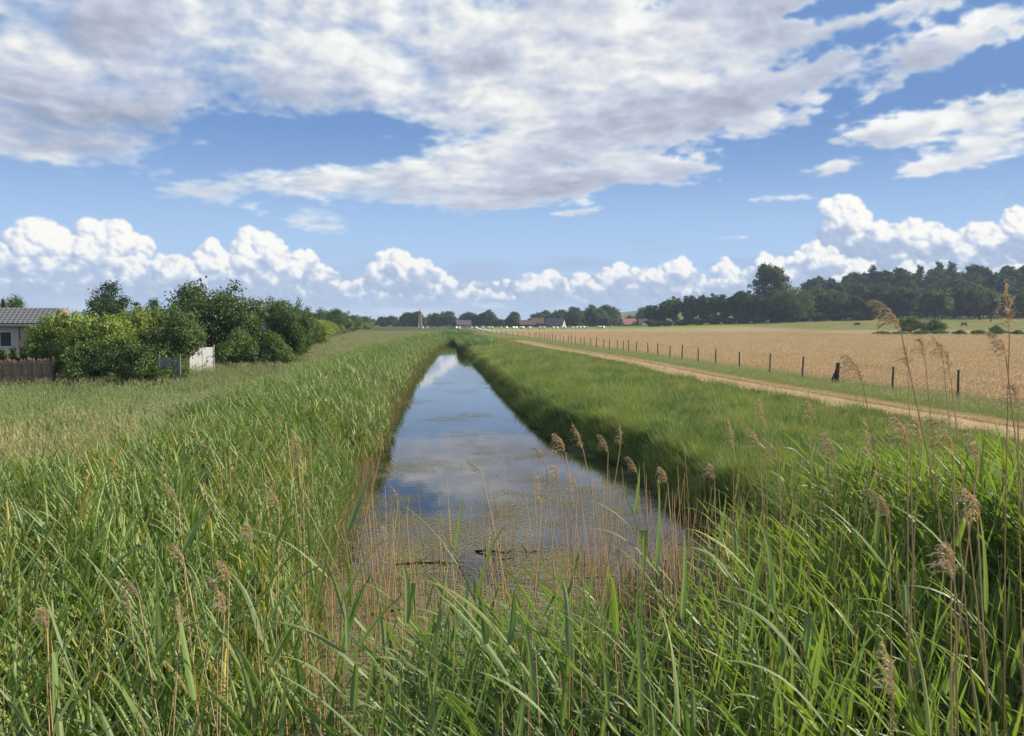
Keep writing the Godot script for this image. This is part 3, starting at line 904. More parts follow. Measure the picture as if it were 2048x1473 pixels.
func leaf_blade(s: Sheet, root: Vector3, dir: Vector3, side: Vector3, length: float, width: float, bend: Vector3, segments: int, col: Color, twist: float, folded: bool):
	# a broad ribbon folded along its rib
	var p := root
	var d := dir
	var sd := side
	var last := -1
	var step := length / segments
	var kink := (absi(hash(root + dir)) % 100)
	for k in segments + 1:
		var t := k / float(segments)
		if kink < 14 and k == segments * (35 + kink * 2) / 100:
			# a broken leaf
			d = (d * 0.3 + Vector3(0, -1.0, 0) + side * 0.3 * (kink % 3 - 1)).normalized()
			sd = (sd - d * sd.dot(d)).normalized()
		var w := width * minf(1.0, 0.45 + t * 3.2) * pow(1.0 - t, 0.62) * 0.5
		var nn := sd.cross(d).normalized()
		var c := col.lerp(Color(col.r * 1.15 + 0.015, col.g * 1.08, col.b * 0.95), t)
		if k == segments:
			var tip := s.add(p, nn, c)
			if folded:
				s.tri(last, tip, last + 1)
				s.tri(last + 1, tip, last + 2)
			else:
				s.tri(last, tip, last + 1)
			break
		var a := s.add(p - sd * w + nn * (w * 0.35 if folded else 0.0), (nn - sd * 0.3).normalized(), c)
		if folded:
			s.add(p, nn, Color(c.r * 1.25, c.g * 1.2, c.b * 1.2))
		s.add(p + sd * w + nn * (w * 0.35 if folded else 0.0), (nn + sd * 0.3).normalized(), c)
		if last >= 0:
			if folded:
				s.quad(last, a, a + 1, last + 1)
				s.quad(last + 1, a + 1, a + 2, last + 2)
			else:
				s.quad(last, a, a + 1, last + 1)
		last = a
		p += d * step
		d = (d + bend * (1.0 / segments) * (0.3 + 1.7 * t)).normalized()
		sd = (sd - d * sd.dot(d)).normalized().rotated(d, twist / segments)

func joined_reed(parts: Array) -> Mesh:
	var s := Sheet.new()
	for p in parts:
		s.put(p, Transform3D())
	return s.mesh(true)

func bare_spot(x: float, d: float) -> float:
	return Vector2((x + 15.6) * 0.9, (d - 25.8) * 0.6).length()

func build_reeds():
	var g := RandomNumberGenerator.new()
	g.seed = 77
	var blow := Vector3(-0.34, 0, 0.05)     # the wind comes from the right
	var calm := Vector3(0.10, 0, 0.04)
	var windy := []
	var upright := []
	var coarse := []
	for k in 6:
		windy.append(joined_reed(reed_parts(g, 2.35 * g.randf_range(0.88, 1.08), 10, 0.58, 0.045, blow * g.randf_range(0.6, 1.2) + Vector3(0, 0, g.randf_range(-0.1, 0.1)), true)))
	for k in 6:
		upright.append(joined_reed(reed_parts(g, 1.85 * g.randf_range(0.85, 1.1), 9, 0.50, 0.032, calm * g.randf_range(0.2, 1.8) + Vector3(0, 0, g.randf_range(-0.08, 0.08)), true)))
	for k in 4:
		# a far clump: several plain stems in one mesh
		var s := Sheet.new()
		for q in 5:
			for p in reed_parts(g, 1.5 * g.randf_range(0.75, 1.1), 6, 0.48, 0.030, Vector3(g.randf_range(-0.15, 0.12), 0, 0.03), false):
				s.put(p, Transform3D(Basis(Vector3.UP, g.randf_range(-0.6, 0.6)), Vector3(g.randf_range(-0.3, 0.3), 0, g.randf_range(-0.3, 0.3))))
		coarse.append(s.mesh(true))
	var reed_ground := func(x, d): return maxf(left_height(x, d), WATER - 0.35)
	# left bed near the eye
	var left_to := func(d): return canal_left(d) + lerp_list([[0, 1.3], [6, 0.7], [9, 0.35], [16, 0.25], [60, 0.15]], d)
	var left_from := func(d): return canal_left(d) - lerp_list([[0, 4.0], [6, 3.8], [10, 3.4], [18, 3.6], [30, 4.4]], d)
	var thick := func(x, d): return ground_noise.get_noise_2d(x * 0.35 + 12.0, d * 0.25) > -0.28
	var places := scatter(7000, 3.4, 30.0, left_from, left_to, reed_ground, func(x, d): return in_view(x, d) and thick.call(x, d),
		func(x, d): var s: float = rng.randf_range(0.78, 1.12) * lerpf(0.82, 1.0, smoothstep(-4.5, -1.5, x - canal_left(d))) * lerpf(1.0, 0.84, smoothstep(8.0, 16.0, d)); return Vector3(1.0, s, 1.0),
		func(x, d): return Color(1.12, 1.07, 0.82).lerp(Color(0.88, 1.0, 0.95), rng.randf()) if rng.randf() > 0.09 else Color(1.9, 1.2, 0.95), 0.0, 3.1)
	var sets := split(places, 6)
	for k in 6:
		multi("reed_bed", upright[k], M.reed, sets[k][0], sets[k][1], "upright green reeds filling the left edge of the canal near the viewer", "reeds")
	# flowering grass between the reeds on the left
	var mixed := tuft(g, 18, 1.15, 0.25, 0.012, Color(0.11, 0.15, 0.045), Color(0.24, 0.30, 0.12), Vector3(-0.1, 0, 0), 7, Color(0.40, 0.36, 0.21), 4, 0.6)
	places = scatter(2300, 3.6, 18.0, func(d): return maxf(canal_left(d) - 7.0, -d * 0.72 - 2.0), func(d): return canal_left(d) - 0.6, reed_ground, func(x, d): return ground_noise.get_noise_2d(x * 0.5 + 80.0, d * 0.4) > -0.1 - 0.5 * smoothstep(-2.0, -5.0, x - canal_left(d)),
		func(x, d): var s: float = rng.randf_range(0.7, 1.1); return Vector3(1.0, s, 1.0), func(x, d): return Color(1.0, 1.02, 0.9), 0.0, 3.1)
	multi("tall_grass", mixed, M.grass, places[0], places[1], "tall flowering grass between the near reeds at left", "grass")
	# single reeds strewn through the meadow
	places = scatter(900, 7.0, 70.0, func(d): return maxf(canal_left(d) - 14.0, -d * 0.7), func(d): return canal_left(d) - 3.0, reed_ground, func(x, d): return ground_noise.get_noise_2d(x * 0.3 + 33.0, d * 0.2) > 0.0 and bare_spot(x, d) > 3.0,
		func(x, d): var s: float = rng.randf_range(0.45, 0.75); return Vector3(0.9, s, 0.9), func(x, d): return Color(0.85, 1.0, 1.15))
	multi("meadow_reeds", upright[2], M.reed, places[0], places[1], "single bluish reeds strewn through the left meadow", "reeds")
	# left bed further along
	places = scatter(9000, 22.0, 165.0, func(d): return canal_left(d) - lerp_list([[22, 5.0], [60, 5.0], [160, 5.5]], d), func(d): return canal_left(d) + 0.15, reed_ground, func(x, d): return ground_noise.get_noise_2d(x * 0.3, d * 0.15) > -0.3,
		func(x, d): var s: float = rng.randf_range(0.75, 1.15) * lerpf(0.6, 1.0, smoothstep(-5.0, -2.0, x - canal_left(d))); var w: float = 1.0 + d * 0.007; return Vector3(w, s, w),
		func(x, d): return Color(1.15, 1.06, 0.85).lerp(Color(0.9, 0.98, 1.1), rng.randf()).lerp(Color(1.5, 1.1, 0.8), 0.5 * smoothstep(1.0, 0.0, canal_left(d) - x) * rng.randf()))
	sets = split(places, 4)
	for k in 4:
		multi("reed_bed", coarse[k], M.reed, sets[k][0], sets[k][1], "bluish green reeds lining the left water edge into the distance", "reeds")
	# the far end of the water, and a fringe on the right side of it
	places = scatter(2600, 105.0, 190.0, func(d): return canal_left(d) - 2.0 if d > 150.0 else canal_right(d) - 0.4, func(d): return canal_right(d) + 3.5, func(x, d): return -3.9 if d < 158.0 else -3.3, func(x, d): return true,
		func(x, d): var s: float = rng.randf_range(0.8, 1.2); return Vector3(1.9, s, 1.9), func(x, d): return Color(0.9, 1.05, 1.05), 1.0)
	multi("reed_bed", coarse[1], M.reed, places[0], places[1], "dark reeds closing the far end of the canal", "reeds")
	# tan stubble of last year's stems at the foot of the left reeds
	var stub := tuft(g, 26, 0.95, 0.22, 0.008, Color(0.18, 0.14, 0.08), Color(0.34, 0.29, 0.17), Vector3(0.25, 0, 0), 0, Color.WHITE, 2, 0.8)
	places = scatter(1500, 8.0, 95.0, func(d): return canal_left(d) - 0.8, func(d): return canal_left(d) + 0.35, reed_ground, func(x, d): return ground_noise.get_noise_2d(x * 0.2 + 60.0, d * 0.35) > -0.1,
		func(x, d): var w: float = 0.9 + d * 0.006; return Vector3(w, rng.randf_range(0.5, 1.1), w), func(x, d): return Color(1, 1, 1))
	multi("reed_stubble", stub, M.straw, places[0], places[1], "tan dead stems along the foot of the left reeds", "stubble")
	# right bed near the eye: tall, blown over to the left
	var right_place := func(x, d): return maxf(right_height(x, d), WATER - 0.3) if x > canal_right(d) else WATER - 0.3
	places = scatter(6000, 2.6, 13.5, func(d): return canal_right(d) - lerp_list([[3, 3.0], [7, 2.2], [10, 1.2], [17, 0.2]], d), func(d): return maxf(canal_right(d) + 2.0, minf(d * 0.72 + 3.0, canal_right(d) + 6.5)), right_place,
		func(x, d): return in_view(x, d) and rng.randf() < smoothstep(-3.2, 0.6, x - canal_right(d)) + 0.12 and rng.randf() < smoothstep(13.2, 9.0, d - x * 0.12) and (x < canal_right(d) + 2.5 or d < 10.5),
		func(x, d): var s: float = rng.randf_range(0.78, 1.1) * lerpf(1.0, 0.75, smoothstep(7.0, 11.0, d)) * lerpf(1.0, 0.84, smoothstep(0.5, 2.5, x - canal_right(d))); return Vector3(1.0, s, 1.0),
		func(x, d): return Color(1.05, 1.05, 0.95).lerp(Color(1.25, 1.18, 0.78), rng.randf()))
	sets = split(places, 6)
	for k in 6:
		multi("reed_bed", windy[k], M.reed, sets[k][0], sets[k][1], "tall bright green reeds blown to the left on the right bank near the viewer", "reeds")
	# thin stand in the shallow water straight ahead
	places = scatter(1300, 3.2, 10.5, func(d): return canal_left(d) + 0.6, func(d): return canal_right(d) - 1.0, func(x, d): return WATER - 0.25, func(x, d): return in_view(x, d) and rng.randf() < (smoothstep(9.5, 5.6, d) + 0.05) * (0.12 if x / d > -0.33 and x / d < -0.09 else 1.0),
		func(x, d): var s: float = rng.randf_range(0.78, 1.2) * lerpf(1.0, 0.62, smoothstep(5.2, 9.0, d)); return Vector3(1.0, s, 1.0), func(x, d): return Color(0.95, 1.0, 1.0), 1.0)
	sets = split(places, 3)
	for k in 3:
		multi("reed_stand", [windy[0], upright[1], windy[3]][k], M.reed, sets[k][0], sets[k][1], "thin stand of green reeds growing out of the duckweed", "reeds")
	# dead pale stems mixed in among the green ones
	var dead := Sheet.new()
	for k in 9:
		var at := Vector3(g.randf_range(-0.3, 0.3), 0, g.randf_range(-0.3, 0.3))
		var lean := Vector3(g.randf_range(-0.28, 0.22), 1.0, g.randf_range(-0.15, 0.15)) * g.randf_range(1.0, 2.0)
		dead.tube([at, at + lean * 0.5, at + lean + Vector3(-0.05, 0, 0)], [0.005, 0.0042, 0.0022], 4, vary(Color(0.30, 0.20, 0.10), 0.25, g), vary(Color(0.44, 0.32, 0.18), 0.25, g))
	var dead_mesh := dead.mesh()
	places = scatter(1000, 3.2, 15.0, func(d): return canal_left(d) - 3.0, func(d): return canal_right(d) + 4.5, func(x, d): return WATER - 0.05 if x < canal_right(d) and x > canal_left(d) else -3.9, func(x, d): return in_view(x, d) and rng.randf() < 0.45 + smoothstep(-0.5, 2.0, x) * 0.55 and rng.randf() < smoothstep(14.0, 7.0, d) + 0.2,
		func(x, d): var s: float = rng.randf_range(0.7, 1.2); return Vector3(s, s, s), func(x, d): return Color(1, 1, 1))
	multi("dead_stems", dead_mesh, M.straw, places[0], places[1], "pale brown dead reed stems standing among the green reeds", "dead reeds")
	# the nearest reeds one by one, each with stem and leaves
	var spots := []
	for k in 46:
		var x := -2.9 + 0.132 * k
		if x > -1.35 and x < -0.4 and k % 4 != 1:
			continue
		spots.append([x + g.randf_range(-0.12, 0.12), [3.5, 4.4, 3.9, 5.0][k % 4] + g.randf_range(-0.2, 0.3), 0 if x < -1.0 else 1])
	for k in spots.size():
		var p: Array = spots[k]
		var o := thing("reed", Vector3(p[0] + 0.2, WATER - 0.2, -p[1]))
		var pieces := reed_parts(g, g.randf_range(2.75, 3.45), 11, 0.58, 0.042, (blow if p[2] == 1 else calm) * g.randf_range(0.5, 1.2) + Vector3(0, 0, g.randf_range(-0.1, 0.1)), true)
		part("stem", pieces[0].mesh(), M.reed, o)
		for q in range(1, pieces.size()):
			part("leaf", pieces[q].mesh(true), M.reed, o)
		tag(o, "green reed blown to the left at the front edge above the duckweed" if p[2] == 1 else "upright green reed at the front edge of the left bed", "reed", "nearest reeds leaning left before the water" if p[2] == 1 else "nearest upright reeds of the left bed")

# ---------------------------------------------------------------- last year's reeds with their plumes, one by one
func plume(g: RandomNumberGenerator, length: float, fluff: float, droop: float) -> Mesh:
	# side branches off a nodding axis, each set with fine hairy spikelets
	var s := Sheet.new()
	var axis := Vector3.ZERO
	var ad := Vector3(0, 1, 0)
	for k in 22:
		var t := k / 22.0
		for twin in 2:
			var a := g.randf() * TAU
			var long := length * lerpf(0.62, 0.24, t) * fluff * g.randf_range(0.55, 1.1)
			var col := vary(Color(0.62, 0.50, 0.34).lerp(Color(0.36, 0.25, 0.165), pow(g.randf(), 1.6)), 0.15, g)
			var p := axis
			var d := (Vector3(cos(a) * 0.5 - droop * 0.55, 0.0, sin(a) * 0.5) + ad).normalized()
			for q in 6:
				var step := long / 6.0
				for z in 3:
					var b := g.randf() * TAU
					var at := p + d * step * g.randf()
					ribbon(s, at, d * 1.1 + Vector3(cos(b), g.randf_range(-0.6, 0.3), sin(b)) * 0.8, Vector3(cos(b + 1.57), g.randf_range(-0.4, 0.4), sin(b + 1.57)).normalized(), long * g.randf_range(0.14, 0.3), 0.0045, Vector3(-droop * 0.7, -1.2, 0), 2, col, vary(col, 0.25, g))
				ribbon(s, p, d, Vector3(cos(a + 1.57), 0, sin(a + 1.57)), step * 1.3, 0.0022, Vector3.ZERO, 1, col, col)
				p += d * step
				d = (d + Vector3(-droop * 0.22, -0.26, 0) * g.randf_range(0.6, 1.4)).normalized()
		axis += ad * length * 0.85 / 22.0
		ad = (ad + Vector3(-droop * 0.055, -0.02 * droop, 0)).normalized()
	return s.mesh(true)

func build_dry_reeds():
	var g := RandomNumberGenerator.new()
	g.seed = 301
	var kinds := [plume(g, 0.20, 1.0, 0.55), plume(g, 0.24, 0.8, 0.8), plume(g, 0.17, 1.25, 0.35), plume(g, 0.26, 0.65, 0.3), plume(g, 0.20, 0.75, 1.0)]
	# place of the plume's foot (x, y, distance), how far right its root is, kind, label
	var list := [
		[1.69, 0.01, 3.6, 0.42, 1, "tall tan reed plume rising above the horizon over the hedge bush"],
		[1.78, -0.25, 4.2, 0.35, 0, "tan plume before the hay field, between two thin fence posts"],
		[2.39, -0.23, 5.0, 0.10, 2, "feathery pale plume over the hay field right of the leaning stake"],
		[2.29, -0.15, 4.4, 0.25, 0, "bushy plume over the hay field, its stem crossing the tallest reed"],
		[2.07, -0.21, 3.9, 0.30, 3, "thin plume over the hay field beside the nearest clear fence post"],
		[2.34, 0.01, 3.9, 0.00, 3, "upright plume standing highest at the far right edge"],
		[2.09, -0.09, 3.5, 0.28, 4, "drooping plume at the right edge below the highest upright one"],
		[2.59, -0.17, 5.2, 0.20, 2, "slight plume in the hay field left of the tallest leaning reed"],
		[1.96, -0.61, 5.4, 0.05, 3, "pale narrow plume before the dirt path, left of the braced stake"],
		[1.49, -0.72, 4.6, 0.05, 4, "brown hooked plume before the green bank right of centre"],
		[1.44, -0.69, 4.8, 0.10, 0, "tan plume leaning beside the brown hooked one on the right bank"],
		[1.99, -0.76, 6.5, 0.10, 3, "small upright plume farther back on the green right bank"],
		[1.98, -0.54, 4.0, 0.02, 2, "fluffy cream plume of a pair below the dirt path"],
		[1.97, -0.58, 4.1, 0.03, 0, "second cream plume of the fluffy pair below the path, lower one"],
		[1.72, -0.47, 3.2, 0.10, 1, "large tan plume bent left before the dirt path at the right"],
		[1.93, -0.52, 3.4, -0.15, 4, "yellow brown plume curving over bright leaves near the right edge"],
		[2.21, -0.34, 3.6, 0.10, 2, "loose pale plume before the verge at the right edge"],
		[2.17, -0.78, 5.0, -0.10, 3, "whitish grass like plume among green leaves below the path"],
		[1.96, -0.78, 5.0, 0.05, 0, "light brown plume in the green slope left of the whitish one"],
		[1.57, -0.76, 3.4, 0.10, 4, "grey tan plume hanging among leaves in the right reed bed"],
		[1.88, -0.76, 3.3, 0.10, 0, "full tan plume turned left in the right reed bed near the edge"],
		[1.62, -0.90, 3.0, 0.05, 2, "round fluffy plume beside a bright green leaf at the right"],
		[1.41, -1.35, 3.0, 0.00, 3, "short cream plume in the dark shade at the bottom right"],
		[-0.19, -0.87, 5.0, 0.30, 4, "three tiered brown plume over the open water, stem bowed right"],
		[0.21, -0.83, 5.2, 0.12, 4, "small brown hooked plume over the water, left of the double one"],
		[0.32, -0.74, 5.0, 0.25, 0, "double plume highest over the middle of the water"],
		[0.46, -0.78, 5.4, 0.30, 3, "pale thin plume over the water beside the double one"],
		[0.65, -0.83, 5.6, -0.03, 1, "dark brown feather shaped plume against the shaded bank edge"],
		[0.76, -0.82, 5.8, -0.20, 3, "grey plume leaning right before the shaded bank edge"],
		[0.16, -0.98, 4.6, -0.05, 3, "narrow cream plume low over the reflected cloud"],
		[0.36, -0.90, 4.6, -0.05, 0, "bright tan plume over the duckweed right of the reflected cloud"],
		[0.29, -0.96, 5.2, 0.10, 2, "faint plume on a crooked stem low over the water"],
		[0.82, -0.94, 5.4, 0.08, 1, "rust brown plume leaning at the foot of the dark bank"],
		[0.98, -0.97, 5.2, 0.12, 0, "straw coloured plume before green sedge right of the water"],
		[1.56, -0.84, 5.8, 0.00, 3, "thin plume on a straight stem before the mid bank"],
		[1.18, -0.88, 4.8, 0.05, 2, "pale brushed plume between rust one and bank sedge"],
		[-1.60, -0.65, 5.8, 0.20, 4, "dark arching plume above the left reeds"],
		[-1.47, -0.81, 5.6, 0.05, 3, "upright tan plume beneath the dark arching one at left"],
		[-1.44, -0.88, 5.6, 0.00, 3, "slim tan plume paired with the upright one at left"],
		[-1.37, -1.04, 4.8, 0.00, 0, "tan plume half sunk in the left reeds nearest the water"],
		[-1.57, -1.10, 3.9, 0.25, 0, "ragged light plume on a long bowed orange stem at left"],
		[-1.88, -0.96, 4.6, 0.10, 1, "small rust plume among the taller left reed blades"],
		[-1.37, -1.11, 4.3, 0.05, 2, "tiny pale plume amid the left reeds above the dense ones"],
		[-1.32, -1.16, 3.8, 0.00, 0, "grey brown plume upright in the dense left reeds"],
		[-1.65, -1.17, 3.6, 0.15, 1, "grey plume bent over like a hook at the lower left"],
		[-1.69, -1.25, 3.6, 0.12, 3, "long tan plume twisted below the grey hook at lower left"],
		[-1.37, -1.21, 3.8, -0.02, 4, "golden plume folded to the left in the lower left reeds"],
		[-1.31, -1.28, 3.7, -0.10, 2, "cream tipped plume right of the golden one at lower left"],
		[-1.47, -1.30, 3.6, -0.10, 3, "reddish brown upright plume at the lower left"],
		[-2.12, -1.34, 3.7, 0.00, 2, "faded plume at the far left edge among green stems"],
		[-0.73, -1.08, 5.2, -0.12, 4, "curled plume over the duckweed left of the middle"],
		[-1.02, -0.95, 6.4, -0.35, 3, "plume on a stem slanting from left reeds out over the water"],
		[-0.75, -1.24, 4.8, -0.10, 2, "small curled plume low over the duckweed by floating twigs"],
	]
	for e in list:
		var x: float = e[0]
		var d: float = e[2]
		var foot := Vector3(x + e[3] * 1.5 + g.randf_range(-0.05, 0.05), WATER - 0.1, -d + g.randf_range(-0.1, 0.1))
		if foot.x > canal_right(d):
			foot.y = right_height(foot.x, d) - 0.05
		var o := thing("dry_reed", foot)
		var head := Vector3(x, e[1] - 0.05, -d) - foot
		var pts := []
		var rad := []
		for k in 9:
			var t := k / 8.0
			var bow := Vector3(head.x * pow(t, 1.6), head.y * t, head.z * t)
			pts.append(bow + Vector3(sin(t * 9.0 + d) * 0.006, 0, 0))
			rad.append(lerpf(0.0052, 0.0026, t))
		var stem := Sheet.new()
		stem.tube(pts, rad, 5, vary(Color(0.27, 0.17, 0.085), 0.3, g), vary(Color(0.50, 0.37, 0.21), 0.15, g))
		part("stem", stem.mesh(), M.straw, o)
		var top := part("plume", kinds[e[4]], M.straw, o)
		top.position = head
		var up: Vector3 = (pts[8] - pts[6]).normalized()
		top.basis = Basis(Quaternion(Vector3.UP, up)) * Basis(Vector3.UP, g.randf_range(-0.5, 0.5)) * Basis.from_scale(Vector3.ONE * g.randf_range(0.85, 1.1) * (0.65 if x < -0.5 else 0.7 if x < 1.2 else 0.9))
		tag(o, e[5], "dry reed", "last year's reeds with plumes")

# ---------------------------------------------------------------- trees
func crown(g: RandomNumberGenerator, lobes: Array, leaves: int, leaf: float, col: Color, sunny: Color, clump := 0.45) -> Mesh:
	# leaf sprays spread through lobes (centre x, y, z, radius): clumps near the surface of each, gaps between
	var s := Sheet.new()
	var total := 0.0
	for l in lobes:
		total += l[3] * l[3]
	for l in lobes:
		var share := int(leaves * l[3] * l[3] / total)
		var clumps := maxi(2, int(share / 26.0))
		for k in clumps:
			var dir := Vector3(g.randfn(), g.randfn(), g.randfn()).normalized()
			var rad: float = l[3] * pow(g.randf_range(0.12, 1.0), 0.45) * g.randf_range(0.85, 1.12)
			var mid := Vector3(l[0], l[1], l[2]) + Vector3(dir.x, dir.y * 0.92, dir.z) * rad
			var tone := vary(col.lerp(sunny, g.randf()), 0.2, g)
			for q in 26:
				var off := Vector3(g.randfn(), g.randfn() * 0.75, g.randfn()) * clump * 0.5
				var at := mid + off
				var n := (Vector3(g.randfn(), g.randfn() + 0.5, g.randfn()) * 0.8 + dir).normalized()
				var a := n.cross(Vector3(g.randfn(), g.randfn(), g.randfn())).normalized()
				var b := n.cross(a)
				var size := leaf * g.randf_range(0.6, 1.25)
				var c := vary(tone, 0.14, g)
				var i := s.add(at - a * size, n, c)
				s.add(at + b * size * 0.55 + n * size * 0.18, n, c)
				s.add(at + a * size, n, c)
				s.add(at - b * size * 0.55 + n * size * 0.18, n, c)
				s.quad(i, i + 1, i + 2, i + 3)
	return s.mesh(true)

func trunk(g: RandomNumberGenerator, height: float, radius: float, lobes: Array, col: Color) -> Mesh:
	var s := Sheet.new()
	var pts := []
	var rad := []
	for k in 7:
		var t := k / 6.0
		pts.append(Vector3(sin(t * 3.0) * radius * 0.7, -0.2 + t * height, cos(t * 2.3) * radius * 0.5))
		rad.append(radius * (1.35 if k == 0 else lerpf(1.0, 0.25, t)))
	s.tube(pts, rad, 7, col, col)
	for l in lobes:
		var to := Vector3(l[0], l[1], l[2])
		var t := clampf((to.y - l[3] * 0.8) / height, 0.22, 0.85)
		var from := Vector3(sin(t * 3.0) * radius * 0.7, -0.2 + t * height, cos(t * 2.3) * radius * 0.5)
		var mid := from.lerp(to, 0.5) + Vector3(0, -0.12 * l[3], 0)
		s.tube([from, mid, to + Vector3(0, l[3] * 0.3, 0)], [radius * 0.5, radius * 0.3, radius * 0.1], 5, col, col)
	return s.mesh()

func round_lobes(g: RandomNumberGenerator, w: float, low: float, top: float, count: int) -> Array:
	# an uneven crown: lobes filling a rounded outline of width w between two heights
	var list := []
	var mid := (low + top) / 2.0
	var hh := (top - low) / 2.0
	list.append([0.0, mid, 0.0, minf(hh, w * 0.5) * 0.72])
	for k in count:
		var a := TAU * k / count * 2.4 + g.randf_range(-0.4, 0.4)
		var y := g.randf_range(-0.85, 0.9)
		var out := sqrt(maxf(0.05, 1.0 - y * y)) * w * 0.5
		var r := w * g.randf_range(0.14, 0.25)
		list.append([cos(a) * (out - r * 0.7), mid + y * (hh - r * 0.75), sin(a) * (out - r * 0.7), r])
	for k in count / 2:
		# shoots that break the outline
		var a := g.randf() * TAU
		var y := g.randf_range(-0.5, 1.0)
		var out := sqrt(maxf(0.08, 1.0 - y * y)) * w * 0.5 * g.randf_range(0.75, 0.92)
		list.append([cos(a) * out, mid + y * hh * g.randf_range(0.75, 0.92), sin(a) * out, w * g.randf_range(0.045, 0.075)])
	return list

var protos := {}

func tree_proto(kind: String, lobes: Array, leaves: int, leaf: float, col: Color, sunny: Color, height: float, radius: float, clump: float, bark := Color(0.07, 0.055, 0.04)):
	var g := RandomNumberGenerator.new()
	g.seed = kind.hash()
	protos[kind] = [crown(g, lobes, leaves, leaf, col, sunny, clump), trunk(g, height * 0.8, radius, lobes, bark), height]

func plant_tree(kind: String, called: String, label: String, category: String, group: String, where: Vector3, scale_by: Vector3, turn: float) -> Node3D:
	var o := thing(called, where, turn)
	part("trunk", protos[kind][1], M.bark, o)
	part("crown", protos[kind][0], M.leaf, o)
	o.scale = scale_by
	tag(o, label, category, group)
	return o

func build_tree_kinds():
	var g := RandomNumberGenerator.new()
	g.seed = 640
	# near garden trees (metres true to size)
	tree_proto("walnut", round_lobes(g, 6.2, 0.5, 5.9, 17), 26000, 0.10, Color(0.05, 0.09, 0.03), Color(0.12, 0.18, 0.06), 5.9, 0.17, 0.42)
	tree_proto("apple", round_lobes(g, 4.0, 0.5, 4.6, 13), 15000, 0.085, Color(0.07, 0.115, 0.04), Color(0.15, 0.21, 0.075), 4.6, 0.12, 0.36)
	tree_proto("lilac", round_lobes(g, 4.2, 0.0, 3.6, 15), 17000, 0.085, Color(0.14, 0.20, 0.045), Color(0.31, 0.37, 0.10), 3.4, 0.09, 0.34)
	tree_proto("shrub", round_lobes(g, 2.6, 0.0, 2.0, 10), 9000, 0.065, Color(0.085, 0.135, 0.038), Color(0.17, 0.235, 0.07), 1.8, 0.06, 0.26)
	tree_proto("cherry", round_lobes(g, 3.8, 1.4, 7.0, 12), 11000, 0.10, Color(0.03, 0.065, 0.022), Color(0.065, 0.12, 0.035), 6.6, 0.14, 0.42)
	var cone := []
	for k in 9:
		cone.append([g.randf_range(-0.06, 0.06), 0.25 + k * 0.21, g.randf_range(-0.06, 0.06), 0.32 - k * 0.026])
	tree_proto("thuja", cone, 5200, 0.045, Color(0.035, 0.085, 0.018), Color(0.075, 0.15, 0.03), 2.2, 0.05, 0.13)
	var fir := []
	for k in 12:
		for q in 3:
			var a := k * 1.3 + q * TAU / 3.0
			fir.append([cos(a) * 0.075 * (12 - k), 0.8 + k * 0.36, sin(a) * 0.075 * (12 - k), 0.12 + 0.035 * (12 - k)])
	tree_proto("fir", fir, 7000, 0.06, Color(0.02, 0.045, 0.022), Color(0.05, 0.085, 0.04), 5.4, 0.10, 0.2)
	# far trees: larger sprays
	for k in 4:
		tree_proto("far_round_%d" % k, round_lobes(g, 10.5, 0.4, 11.0, 15), 10000, 0.36, Color(0.05, 0.085, 0.032), Color(0.11, 0.155, 0.06), 11.0, 0.28, 0.95)
	for k in 3:
		tree_proto("alder_%d" % k, round_lobes(g, 8.0, 1.2, 14.0, 17), 9000, 0.34, Color(0.036, 0.066, 0.024), Color(0.09, 0.135, 0.045), 14.0, 0.24, 0.85)
	for k in 3:
		tree_proto("forest_%d" % k, round_lobes(g, 13.0, 0.5, 17.0, 18), 9000, 0.5, Color(0.03, 0.056, 0.02), Color(0.075, 0.115, 0.038), 17.0, 0.35, 1.2)
	tree_proto("poplar", round_lobes(g, 17.0, 5.0, 26.0, 26), 12000, 0.42, Color(0.038, 0.07, 0.024), Color(0.085, 0.13, 0.045), 25.0, 0.5, 1.1)
	tree_proto("willow", round_lobes(g, 19.0, 0.4, 16.0, 22), 16000, 0.30, Color(0.065, 0.105, 0.03), Color(0.12, 0.175, 0.05), 14.0, 0.45, 1.1)
	var pine := []
	for k in 9:
		var a := k * 2.2
		pine.append([cos(a) * (0.5 + 0.16 * (9 - k)), 9.0 + k * 1.05, sin(a) * (0.5 + 0.16 * (9 - k)), 1.3 + 0.1 * (9 - k)])
	tree_proto("pine", pine, 3200, 0.34, Color(0.018, 0.04, 0.02), Color(0.045, 0.07, 0.03), 19.0, 0.28, 0.8, Color(0.12, 0.07, 0.04))
	tree_proto("bronze", round_lobes(g, 7.0, 1.8, 12.0, 10), 3600, 0.30, Color(0.075, 0.06, 0.035), Color(0.12, 0.095, 0.055), 11.0, 0.3, 0.9)

# ---------------------------------------------------------------- the far side: tree lines, wood, village, bales, cattle
func land(x: float, d: float) -> float:
	return (-3.2 if x > garden_line(d) - 4.3 or d > 300.0 else -3.2) + far_rise(x, d)

